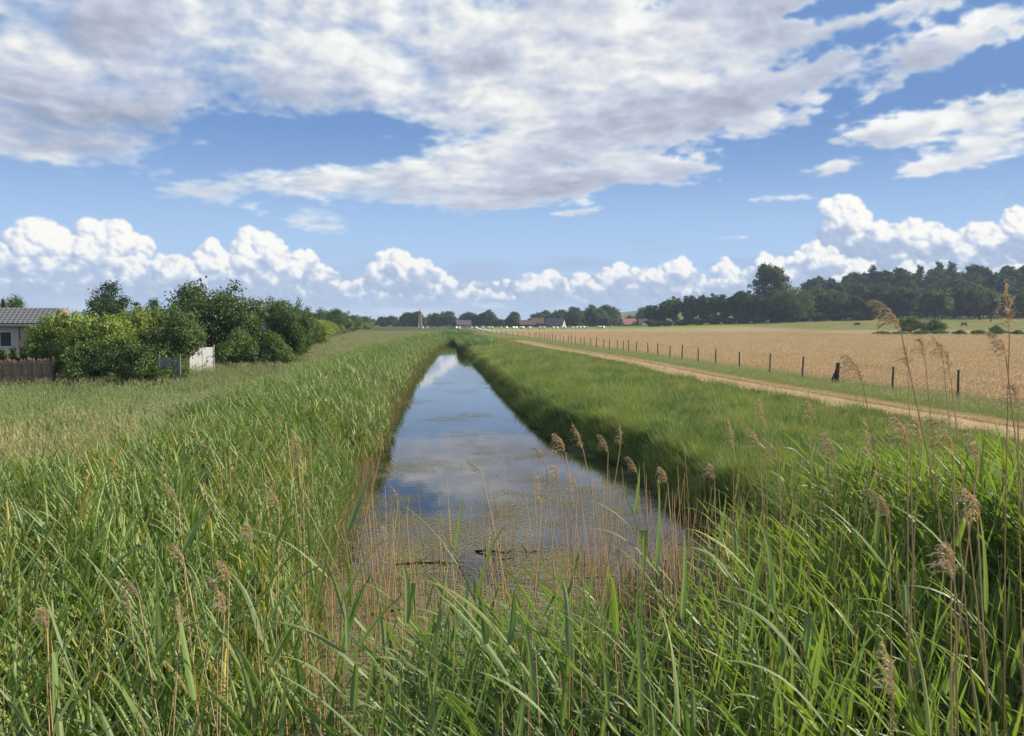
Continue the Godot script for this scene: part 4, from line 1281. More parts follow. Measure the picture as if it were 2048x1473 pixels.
func build_far_land():
	build_tree_kinds()
	var g := RandomNumberGenerator.new()
	g.seed = 2024
	# the row of tall trees beside the poplar (from its left end)
	var k := 0
	var row_x := [68.0, 73.0, 79.0, 84.5, 90.0, 96.0, 101.0, 107.0, 113.0, 119.0, 125.5, 132.0, 138.0]
	for x in row_x:
		k += 1
		var d: float = 405.0 + g.randf_range(-5, 5) - x * 0.1
		var h: float = [0.78, 0.98, 1.02, 1.08, 1.10, 1.06, 1.08, 1.10, 1.12, 1.05, 1.08, 1.0, 0.95][k - 1]
		plant_tree("alder_%d" % (k % 3), "tall_tree", "%s tree from the left in the dark row behind the hay field" % ordinal(k), "tree", "row of tall trees behind the hay field", Vector3(x, land(x, d), -d), Vector3(1.05, h, 1.05) * 1.0, g.randf() * TAU)
	for e in [[109.0, 392.0, 0.9], [116.0, 388.0, 0.75], [123.0, 391.0, 0.95], [158.0, 384.0, 0.7], [164.0, 380.0, 0.55]]:
		k += 1
		plant_tree("forest_%d" % (k % 3), "dark_tree", {109.0: "dark bushy tree low at the right end of the tree row", 116.0: "squat dark tree under the leaning bare trunk", 123.0: "broad dark tree left of the round willow", 158.0: "dark round tree right of the willow", 164.0: "low dark tree at the willow's right foot"}[e[0]], "tree", "", Vector3(e[0], land(e[0], e[1]), -e[1]), Vector3.ONE * e[2], g.randf() * TAU)
	plant_tree("poplar", "poplar_tree", "tallest airy poplar rising over the willow and the tree row", "tree", "", Vector3(126.0, land(126.0, 405.0), -405.0), Vector3(1.08, 1.14, 1.08), 0.6)
	plant_tree("willow", "willow_tree", "broad light green willow before the poplar", "tree", "", Vector3(129.0, land(129.0, 382.0), -382.0), Vector3(1.05, 1.04, 1.05), 1.9)
	for e in [[152.0, 396.0, 1.35, "round green tree rising right behind the willow"], [139.0, 392.0, 0.8, "small green tree tucked behind the willow's right side"], [164.0, 388.0, 0.75, "pale green tree low before the wood, right of the dark round tree"], [170.0, 392.0, 0.85, "light green tree before the wood left of the red roof"], [190.0, 372.0, 1.30, "big rounded tree before the wood behind the field bush"], [218.0, 386.0, 1.5, "tall tree lit on its right side before the wood"], [203.0, 392.0, 1.0, "twin stemmed tree in shade before the wood"], [243.0, 392.0, 1.2, "dark tree before the wood at the right edge"]]:
		k += 1
		plant_tree("far_round_%d" % (k % 4), "meadow_tree", e[3], "tree", "", Vector3(e[0], land(e[0], e[1]), -e[1]), Vector3.ONE * e[2], g.randf() * TAU)
	plant_tree("bronze", "bronze_tree", "thin bronze leaved tree standing alone on the pasture", "tree", "", Vector3(199.0, land(199.0, 345.0), -345.0), Vector3(0.9, 0.85, 0.9), 0.4)
	for q in 15:
		var x := 66.0 + q * 7.0 + g.randf_range(-2, 2)
		var d: float = 398.0 + g.randf_range(-3, 3) - x * 0.1
		plant_tree("far_round_%d" % (q % 4), "undergrowth_bush", "dark undergrowth bush at the foot of the tall tree row" if x < 122.0 else "dark undergrowth bush at the foot of the wood's edge", "bush", "undergrowth at the foot of the trees", Vector3(x, land(x, d) - 0.4, -d), Vector3(0.75, g.randf_range(0.28, 0.5), 0.75), g.randf() * TAU)
	# the wood on the hillside
	var n := 0
	for r in 6:
		for q in 22:
			var d := 415.0 + r * 24.0 + g.randf_range(-8, 8)
			var x := d * lerpf(0.364, 0.80, q / 21.0) + g.randf_range(-4, 4)
			n += 1
			var pine := g.randf() < 0.22 and r > 1
			var s := g.randf_range(0.72, 1.02)
			plant_tree("pine" if pine else "forest_%d" % (n % 3), "pine_tree" if pine else "forest_tree", "dark pine standing up out of the wooded hillside" if pine else "dark broadleaf tree in the dense wood on the hillside", "tree", "pines of the wooded hill" if pine else "broadleaf trees of the wooded hill", Vector3(x, land(x, d) - 0.5, -d), Vector3(s * 1.15, s * (1.02 if pine else 1.0), s * 1.15), g.randf() * TAU)
	# the bush in the field and the hedge bank at the right edge
	for e in [[107.0, 222.0, 2.9, 2.3, "dark green bush in the field, left half of the pair"], [112.5, 221.0, 2.5, 2.0, "dark green bush in the field, right half of the pair"], [140.0, 240.0, 1.3, 1.1, "small round bush on the pasture at the right edge"], [183.0, 372.0, 1.4, 1.9, "young tree beside the lit tree's foot on the pasture"]]:
		plant_tree("shrub", "field_bush", e[4], "bush", "", Vector3(e[0], land(e[0], e[1]), -e[1]), Vector3(e[2], e[3], e[2]), g.randf() * TAU)
	for q in 16:
		var x := 92.0 + q * 4.4
		var d := 206.0 + g.randf_range(-1.5, 1.5) - q * 0.6
		var s := g.randf_range(0.85, 1.15) * lerpf(0.6, 1.0, minf(1.0, q / 6.0))
		plant_tree("shrub", "hedge_bush", "%s bush from the left in the low dark hedge beyond the hay" % ordinal(q + 1), "bush", "low dark hedge beyond the hay", Vector3(x, land(x, d), -d), Vector3(1.9, s * 0.75, 1.3), g.randf() * TAU)
	# the line of trees on the left, running away beside the meadow
	n = 0
	for q in 26:
		var d := 104.0 * pow(3.9, q / 25.0) + g.randf_range(-2, 2)
		var x := garden_line(d) - 3.6 - g.randf() * 3.0 + (1.5 if q % 3 == 0 else 0.0)
		n += 1
		var s := g.randf_range(0.8, 1.15) * lerpf(0.92, 1.15, q / 25.0)
		plant_tree(["apple", "lilac", "walnut"][n % 3], "hedgerow_tree", "%s tree from the near end of the hedgerow left of the meadow" % ordinal(n), "tree", "hedgerow running away left of the meadow", Vector3(x, -3.25, -d), Vector3(1.15, 1.05, 1.15) * s, g.randf() * TAU)
	# far tree line behind the village: x in the picture's order from the left
	n = 0
	var far_x := [-78.0, -73.0, -67.0, -61.0, -56.0, -50.5, -46.0, -41.0, -36.0, -26.0, -21.0, -14.0, -6.5, 0.5, 14.0, 19.0, 27.0, 33.0, 39.0, 46.0, 51.0, 58.0, 67.0, 74.0, 79.0]
	var far_h := [6.5, 6.0, 6.8, 7.5, 8.5, 9.0, 8.4, 7.8, 9.2, 9.0, 8.2, 9.8, 5.0, 8.8, 8.5, 10.0, 10.2, 11.5, 10.0, 12.5, 8.0, 13.5, 7.0, 8.0, 12.0]
	for x in far_x:
		var d: float = 478.0 + g.randf_range(-14, 14) + (30.0 if n % 3 == 0 else 0.0)
		var h: float = far_h[n] / 11.0
		n += 1
		plant_tree("far_round_%d" % (n % 4), "distant_tree", "%s tree from the left in the far tree line at the village" % ordinal(n), "tree", "far tree line at the village", Vector3(x * 1.04, -3.2, -d), Vector3(h * 1.15, h * 1.08, h * 1.15), g.randf() * TAU)
	for q in 30:
		var x := -100.0 + q * 6.4 + g.randf_range(-2, 2)
		var d := 520.0 + g.randf_range(-10, 14)
		plant_tree("far_round_%d" % (q % 4), "backdrop_tree", "low tree closing the gaps behind the far tree line", "tree", "low trees behind the far tree line", Vector3(x, -3.2, -d), Vector3(0.9, g.randf_range(0.42, 0.6), 0.9), g.randf() * TAU)
	village()
	bales(g)
	cattle()
	lattice_tower(Vector3(-44.5, -3.2, -402.0))

func house(label: String, where: Vector3, turn: float, w: float, depth: float, eaves: float, ridge: float, wall_color: Color, roof_color: Color, windows: int) -> Node3D:
	var o := thing("house", where, turn)
	var s := Sheet.new()
	var t := 0.25
	# four walls with gables, open to nothing: closed box with a pitched top
	s.box(Vector3(-w / 2, -0.3, -depth / 2), Vector3(w / 2, eaves, depth / 2), wall_color)
	for e in [-1.0, 1.0]:
		var a := s.add(Vector3(e * w / 2, eaves, -depth / 2), Vector3(e, 0, 0), wall_color)
		s.add(Vector3(e * w / 2, eaves, depth / 2), Vector3(e, 0, 0), wall_color)
		s.add(Vector3(e * w / 2, ridge, 0), Vector3(e, 0, 0), wall_color)
		if e > 0:
			s.tri(a, a + 1, a + 2)
		else:
			s.tri(a, a + 2, a + 1)
	part("wall", s.mesh(), M.plain, o)
	var r := Sheet.new()
	var over := 0.5
	var slope := Vector3(0, ridge - eaves, depth / 2).normalized()
	for e in [-1.0, 1.0]:
		var n := Vector3(0, depth / 2, e * (ridge - eaves)).normalized()
		var top := Vector3(0, ridge + 0.05, 0)
		var down := Vector3(0, -(ridge - eaves), e * depth / 2) * (1.0 + over / (depth / 2))
		var x := Vector3(w / 2 + 0.4, 0, 0)
		var c := [top - x, top + x, top + x + down, top - x + down]
		for side in [0.0, t]:
			var i := 0
			for p in c:
				var at := r.add(p + n * side, n if side > 0.0 else -n, roof_color)
				i = at if p == c[0] else i
			if (side > 0.0) == (e > 0):
				r.quad(i, i + 1, i + 2, i + 3)
			else:
				r.quad(i, i + 3, i + 2, i + 1)
		r.box(Vector3(-w / 2 - 0.4, (top + down).y, (top + down).z - 0.06), Vector3(w / 2 + 0.4, (top + down).y + t * 0.9, (top + down).z + 0.06), roof_color)
	var roof := part("roof", r.mesh(), M.plain, o)
	var ch := Sheet.new()
	ch.box(Vector3(w * 0.2, ridge - 0.6, -0.35), Vector3(w * 0.2 + 0.7, ridge + 0.9, 0.35), Color(0.22, 0.10, 0.07))
	part("chimney", ch.mesh(), M.plain, roof)
	for q in windows:
		var x := lerpf(-w * 0.38, w * 0.38, q / maxf(windows - 1.0, 1.0))
		var fr := Sheet.new()
		fr.box(Vector3(x - 0.62, 0.95, depth / 2), Vector3(x + 0.62, 2.15, depth / 2 + 0.06), Color(0.7, 0.7, 0.68))
		var f := part("window", fr.mesh(), M.plain, o)
		var pn := Sheet.new()
		pn.box(Vector3(x - 0.52, 1.05, depth / 2 + 0.062), Vector3(x + 0.52, 2.05, depth / 2 + 0.075), Color(0.03, 0.035, 0.04))
		part("pane", pn.mesh(), M.plain, f)
	tag(o, label, "house", "")
	return o

func village():
	var white := Color(0.62, 0.60, 0.56)
	house("white house with dark roof left of the long barns, in the far trees", Vector3(-27.0, -3.2, -462.0), 0.15, 7.5, 6.0, 1.9, 4.2, Color(0.42, 0.41, 0.39), Color(0.10, 0.085, 0.08), 3)
	house("low brown barn, leftmost of the village barns", Vector3(-0.5, -3.2, -470.0), 0.0, 10.0, 6.0, 1.8, 3.9, Color(0.09, 0.07, 0.06), Color(0.075, 0.055, 0.05), 0)
	house("brown barn with red brown roof in the middle of the village", Vector3(8.5, -3.2, -466.0), 0.1, 8.5, 6.0, 2.0, 4.2, Color(0.13, 0.095, 0.08), Color(0.11, 0.07, 0.06), 2)
	house("taller brown house behind the middle barn", Vector3(14.5, -3.2, -476.0), 0.0, 7.0, 6.0, 2.8, 5.6, Color(0.16, 0.11, 0.09), Color(0.13, 0.075, 0.06), 2)
	house("grey roofed farmhouse with a white gable near the bales", Vector3(24.0, -3.2, -455.0), -0.35, 9.5, 7.0, 1.9, 5.3, Color(0.36, 0.35, 0.33), Color(0.085, 0.075, 0.07), 2)
	house("red tiled house beside the tall round tree in the village", Vector3(66.0, -3.2, -470.0), 0.25, 7.5, 6.5, 2.2, 5.2, Color(0.3, 0.25, 0.21), Color(0.23, 0.10, 0.075), 2)
	house("long dark brown barn at the right end of the village", Vector3(76.5, -3.2, -468.0), 0.0, 10.0, 6.5, 2.2, 4.8, Color(0.10, 0.075, 0.065), Color(0.09, 0.055, 0.05), 1)
	house("cottage with reddish gable in the trees before the wood", Vector3(171.0, land(171.0, 400.0), -400.0), -0.5, 9.0, 7.0, 2.6, 5.8, Color(0.32, 0.2, 0.15), Color(0.22, 0.13, 0.10), 2)

func bales(g: RandomNumberGenerator):
	var s := Sheet.new()
	# a wrapped round bale on its side: rounded shoulders, slightly flattened foot
	var profile := [[-0.62, 0.0], [-0.62, 0.45], [-0.58, 0.57], [-0.48, 0.64], [0.0, 0.66], [0.48, 0.64], [0.58, 0.57], [0.62, 0.45], [0.62, 0.0]]
	for p in profile:
		for q in 14:
			var a := TAU * q / 14.0
			var y: float = maxf(cos(a) * p[1], -0.6)
			s.add(Vector3(p[0], y + 0.6, sin(a) * p[1]), (Vector3(signf(p[0]) * (1.0 if absf(p[0]) > 0.6 else 0.15), cos(a), sin(a))).normalized(), Color(0.50, 0.53, 0.52))
	for k in profile.size() - 1:
		for q in 14:
			s.quad(k * 14 + q, k * 14 + (q + 1) % 14, (k + 1) * 14 + (q + 1) % 14, (k + 1) * 14 + q)
	var mesh := s.mesh(true)
	var m := vertex_material(0.35, Color.BLACK, 0.5)
	var list := [[-38.0, 352.0], [-36.0, 350.0], [-24.0, 356.0], [-22.6, 355.0], [-15.5, 358.0], [-12.6, 357.0], [-10.2, 359.0], [-8.6, 357.0], [-4.8, 360.0], [-2.4, 360.0], [0.6, 359.0], [1.8, 361.0], [3.8, 360.0], [4.7, 360.0], [7.4, 358.0], [8.3, 359.0], [12.2, 362.0], [14.0, 362.0], [18.0, 362.0], [19.6, 361.0], [22.0, 365.0], [23.4, 365.0], [26.6, 364.0], [28.0, 362.0], [29.1, 365.0], [30.1, 365.0], [31.8, 366.0], [33.0, 366.0], [38.2, 366.0], [39.0, 366.0], [40.4, 366.0], [44.0, 368.0]]
	var n := 0
	for e in list:
		n += 1
		var o := part("hay_bale", mesh, m)
		o.position = Vector3(e[0], -3.2 + far_rise(e[0], e[1]), -e[1])
		o.rotation.y = g.randf() * TAU
		o.scale = Vector3.ONE * 0.85
		tag(o, "%s white wrapped bale from the left on the mown meadow" % ordinal(n), "hay bale", "white wrapped bales on the mown meadow")
	n = 0
	for e in [[66.5, 420.0], [68.0, 421.0], [76.0, 422.0], [79.0, 421.0], [84.5, 423.0]]:
		n += 1
		var o := part("hay_bale", mesh, m)
		o.position = Vector3(e[0], -3.2 + far_rise(e[0], e[1]), -e[1])
		o.rotation.y = g.randf() * TAU
		tag(o, "%s white bale from the left before the red roofed house" % ordinal(n), "hay bale", "white bales before the red roof")

func cow_mesh(grazing: bool) -> Mesh:
	# one continuous skin: a row of rings from the rump along back, neck and head; legs grown out of it
	var s := Sheet.new()
	var dark := Color(0.028, 0.022, 0.02)
	var head_y := 0.45 if grazing else 1.45
	var pts := [Vector3(-0.95, 1.05, 0), Vector3(-0.85, 1.05, 0), Vector3(-0.5, 1.0, 0), Vector3(0.0, 0.96, 0), Vector3(0.5, 1.02, 0), Vector3(0.8, 1.08, 0), Vector3(1.08, lerpf(1.1, head_y, 0.4), 0), Vector3(1.25, lerpf(1.1, head_y, 0.8), 0), Vector3(1.38, head_y, 0), Vector3(1.55, head_y - 0.14, 0), Vector3(1.66, head_y - 0.22, 0)]
	s.tube(pts, [0.05, 0.3, 0.38, 0.42, 0.40, 0.33, 0.20, 0.15, 0.16, 0.11, 0.03], 9, dark, dark)
	for e in [[-0.72, 0.16, -0.12], [-0.72, -0.16, -0.12], [0.62, 0.16, 0.0], [0.62, -0.16, 0.0]]:
		s.tube([Vector3(e[0], 0.9, e[1]), Vector3(e[0] + e[2] * 0.2, 0.62, e[1]), Vector3(e[0] + e[2], 0.42, e[1]), Vector3(e[0] + e[2] * 0.4, 0.1, e[1]), Vector3(e[0] + e[2] * 0.4 + 0.05, 0.0, e[1])], [0.17, 0.12, 0.065, 0.05, 0.06], 6, dark, dark)
	s.tube([Vector3(-0.95, 1.25, 0), Vector3(-1.05, 1.0, 0), Vector3(-1.06, 0.5, 0)], [0.04, 0.03, 0.04], 5, dark, dark)
	for e in [-1.0, 1.0]:
		s.tube([Vector3(1.34, head_y + 0.1, e * 0.1), Vector3(1.30, head_y + 0.14, e * 0.28)], [0.05, 0.015], 5, dark, dark)
	return s.mesh()

func cattle():
	for e in [[163.5, 300.0, true, 0.1, "dark cow grazing on the pasture left of the bronze tree"], [130.0, 312.0, true, 2.8, "dark cow lying low near the willow side of the pasture"]]:
		var o := part("cow", cow_mesh(e[2]), M.plain)
		o.position = Vector3(e[0], land(e[0], e[1]), -e[1])
		o.rotation.y = e[3]
		tag(o, e[4], "cow", "")

func lattice_tower(where: Vector3):
	var o := thing("lattice_tower", where)
	for band in 3:
		var s := Sheet.new()
		var y0: float = [0.0, 3.2, 6.2][band]
		var y1: float = [3.2, 6.2, 8.6][band]
		var col: Color = [Color(0.5, 0.5, 0.5), Color(0.5, 0.38, 0.32), Color(0.42, 0.13, 0.10)][band]
		var half := func(y: float) -> float: return lerpf(0.95, 0.24, y / 8.6)
		for a in [-1.0, 1.0]:
			for b in [-1.0, 1.0]:
				s.tube([Vector3(a * half.call(y0), y0, b * half.call(y0)), Vector3(a * half.call(y1), y1, b * half.call(y1))], [0.055, 0.055], 4, col, col)
		for q in 3:
			var ya := lerpf(y0, y1, q / 3.0)
			var yb := lerpf(y0, y1, (q + 1) / 3.0)
			for side in 4:
				var turn := Basis(Vector3.UP, side * PI / 2)
				for z in [-1.0, 1.0]:
					s.tube([turn * Vector3(z * half.call(ya), ya, half.call(ya)), turn * Vector3(-z * half.call(yb), yb, half.call(yb))], [0.03, 0.03], 4, col, col)
				s.tube([turn * Vector3(-half.call(yb), yb, half.call(yb)), turn * Vector3(half.call(yb), yb, half.call(yb))], [0.03, 0.03], 4, col, col)
		part(["tower_base", "tower_shaft", "tower_head"][band], s.mesh(), M.plain, o)
	var top := Sheet.new()
	top.box(Vector3(-0.55, 8.0, -0.55), Vector3(0.55, 8.15, 0.55), Color(0.42, 0.13, 0.10))
	top.tube([Vector3(0, 8.15, 0), Vector3(0, 10.4, 0)], [0.28, 0.06], 6, Color(0.40, 0.13, 0.10), Color(0.40, 0.13, 0.10))
	part("mast", top.mesh(), M.plain, o)
	tag(o, "small red and white lattice tower before the far trees", "tower", "")

# ---------------------------------------------------------------- gardens on the left
func build_garden():
	var g := RandomNumberGenerator.new()
	g.seed = 90
	var low := -3.25
	# kind, x, distance, scale x, scale y, name, label
	var list := [
		["walnut", -21.2, 60.0, 1.1, 1.13, "garden_tree", "large dark green tree highest behind the white panel"],
		["cherry", -36.6, 75.0, 0.95, 1.0, "garden_tree", "tall dark tree with a narrow top far left"],
		["cherry", -33.0, 76.0, 0.6, 0.78, "garden_tree", "lower dark tree touching the tall narrow one's right side"],
		["apple", -18.95, 46.5, 0.74, 1.02, "garden_tree", "mid green tree between the grey gate and the dark tree"],
		["apple", -21.2, 75.0, 1.1, 1.2, "garden_tree", "round green tree right of the pale shed"],
		["walnut", -16.6, 62.0, 0.55, 0.9, "garden_tree", "light green feathery tree at the dark tree's right"],
		["walnut", -29.5, 66.0, 0.8, 0.82, "garden_tree", "dark mass of tree behind the lime bushes"],
		["walnut", -25.5, 62.0, 0.7, 0.72, "garden_tree", "dark tree between the lime bushes and the mid green tree"],
		["lilac", -27.2, 50.5, 1.0, 1.22, "garden_bush", "bright lime green bush hiding the house corner"],
		["lilac", -24.4, 49.0, 1.0, 1.15, "garden_bush", "bright lime bush right of the house corner one"],
		["lilac", -25.3, 57.0, 0.85, 1.25, "garden_bush", "lime bush with an upright shoot behind the front bushes"],
		["shrub", -22.9, 45.5, 1.15, 1.32, "garden_bush", "clipped green shrub right of the reed fence"],
		["shrub", -21.3, 45.5, 1.05, 1.38, "garden_bush", "clipped green shrub second from the reed fence"],
		["shrub", -19.9, 45.0, 1.0, 1.22, "garden_bush", "clipped green shrub third from the reed fence"],
		["shrub", -18.6, 45.0, 0.8, 0.85, "garden_bush", "clipped green shrub left of the grey gate"],
		["lilac", -30.0, 47.5, 0.7, 0.62, "garden_bush", "dark bush at the far left below the house"],
		["shrub", -18.3, 55.0, 1.1, 1.4, "garden_bush", "olive bush right of the white panel"],
		["shrub", -16.2, 56.5, 1.0, 1.25, "garden_bush", "greyish green bush before the pale shed"],
		["shrub", -18.6, 62.0, 1.1, 1.25, "garden_bush", "yellow green bush below the round tree"],
		["shrub", -18.2, 68.0, 1.2, 1.2, "garden_bush", "reddish tinged bush right of the yellow green one"],
		["apple", -22.2, 88.0, 0.9, 0.9, "garden_tree", "small tree where the garden meets the hedgerow"],
		["lilac", -22.6, 94.0, 1.0, 1.05, "garden_tree", "bushy tree at the near end of the hedgerow"],
		["lilac", -22.0, 82.0, 0.9, 0.95, "garden_tree", "rounded bush under the round green tree's right side"],
		["walnut", -43.0, 70.0, 0.6, 1.0, "garden_tree", "yellowish tree cut by the left edge above the roof"],
		["fir", -27.2, 60.0, 0.85, 0.95, "fir_tree", "small dark fir between the left garden trees"],
	]
	for e in list:
		plant_tree(e[0], e[5], e[6], "tree" if e[5] != "garden_bush" else "bush", "", Vector3(e[1], left_height(e[1], e[2]) - 0.05, -e[2]), Vector3(e[3], e[4], e[3]), g.randf() * TAU)
	for k in 7:
		plant_tree("thuja", "thuja", "%s thuja from the left in the low hedge behind the reed fence" % ordinal(k + 1), "hedge", "row of thujas behind the reed fence", Vector3(-29.6 + k * 0.62, left_height(-28.0, 47.0), -47.0), Vector3(1.1, g.randf_range(1.0, 1.12), 1.1), g.randf() * TAU)
	reed_fence()
	grey_gate()
	white_panel()
	garden_house()
	shed()
	poles()

func reed_fence():
	var o := thing("reed_fence", Vector3(-28.9, left_height(-27.0, 45.6) + 0.3, -45.6))
	var g := RandomNumberGenerator.new()
	g.seed = 66
	# bundles of reed stems, uneven at the top, tied to two rails
	var kinds := []
	for k in 4:
		var s := Sheet.new()
		for q in 11:
			var x := g.randf_range(-0.07, 0.07)
			var h := 1.28 + g.randf_range(-0.1, 0.06)
			s.tube([Vector3(x, 0, g.randf_range(-0.02, 0.02)), Vector3(x + g.randf_range(-0.02, 0.02), h, g.randf_range(-0.02, 0.02))], [0.011, 0.006], 4, vary(Color(0.42, 0.29, 0.22), 0.3, g), vary(Color(0.52, 0.38, 0.29), 0.3, g))
		kinds.append(s.mesh())
	for k in 26:
		var b := part("reed_bundle", kinds[k % 4], M.straw, o)
		b.position = Vector3(0.07 + k * 0.135, 0.03 * sin(k * 0.9), 0)
		b.rotation.y = PI * (k % 2)
		b.scale = Vector3(1, g.randf_range(0.93, 1.04) + 0.07 * smoothstep(8.0, 16.0, k), 1)
	for y in [0.45, 1.0]:
		var r := Sheet.new()
		r.tube([Vector3(-0.05, y, 0.05), Vector3(3.55, y + 0.05, 0.05)], [0.013, 0.013], 5, Color(0.3, 0.2, 0.13), Color(0.3, 0.2, 0.13))
		part("rail", r.mesh(), M.straw, o)
	var p := Sheet.new()
	p.tube([Vector3(3.58, -0.2, 0), Vector3(3.58, 1.5, 0)], [0.045, 0.045], 6, Color(0.14, 0.10, 0.08), Color(0.14, 0.10, 0.08))
	p.cap(Vector3(3.58, 1.5, 0), 0.045, Vector3.UP, 6, Color(0.14, 0.10, 0.08))
	part("post", p.mesh(), M.wood, o)
	tag(o, "brown reed mat fence before the thuja hedge at the left edge", "fence", "")

func grey_gate():
	var o := thing("garden_gate", Vector3(-19.0, -3.35, -44.6), 0.15)
	o.scale.y = 1.25
	var b := Sheet.new()
	b.box(Vector3(-0.045, 0.1, -0.012), Vector3(0.045, 1.15, 0.012), Color(0.16, 0.19, 0.22))
	var board := b.mesh()
	for k in 9:
		var p := part("board", board, M.plain, o)
		p.position = Vector3(0.06 + k * 0.105, 0.03 * sin(k * 0.8), 0.006 * (k % 2))
	for x in [-0.04, 1.02]:
		var s := Sheet.new()
		s.box(Vector3(x - 0.05, -0.1, -0.05), Vector3(x + 0.05, 1.3, 0.05), Color(0.26, 0.25, 0.24))
		part("post", s.mesh(), M.wood, o)
	var r := Sheet.new()
	r.box(Vector3(0.0, 0.32, -0.05), Vector3(1.0, 0.40, -0.016), Color(0.12, 0.14, 0.16))
	part("rail", r.mesh(), M.plain, o)
	tag(o, "blue grey board gate in the garden edge", "gate", "")
	var s := Sheet.new()
	s.box(Vector3(-0.04, 0, -0.04), Vector3(0.04, 1.9, 0.04), Color(0.45, 0.46, 0.46))
	var p := part("garden_post", s.mesh(), M.plain)
	p.position = Vector3(-20.1, -3.5, -46.0)
	tag(p, "pale thin post left of the blue grey gate", "post")

func white_panel():
	var o := thing("white_panel", Vector3(-20.0, -3.25, -53.0), 0.45)
	for k in 2:
		var s := Sheet.new()
		s.box(Vector3(-0.62 + k * 0.78, 0.05, -0.03), Vector3(0.14 + k * 0.66, 1.62 + k * 0.03, 0.03), Color(0.78, 0.78, 0.75))
		part("panel", s.mesh(), M.plain, o)
	var f := Sheet.new()
	f.box(Vector3(0.145, 0, -0.035), Vector3(0.158, 1.64, 0.035), Color(0.3, 0.3, 0.3))
	part("joint_strip", f.mesh(), M.plain, o)
	var p := Sheet.new()
	p.box(Vector3(0.82, -0.1, -0.04), Vector3(0.90, 1.78, 0.04), Color(0.4, 0.4, 0.4))
	part("post", p.mesh(), M.plain, o)
	tag(o, "white panel screen standing between the garden trees", "screen", "")

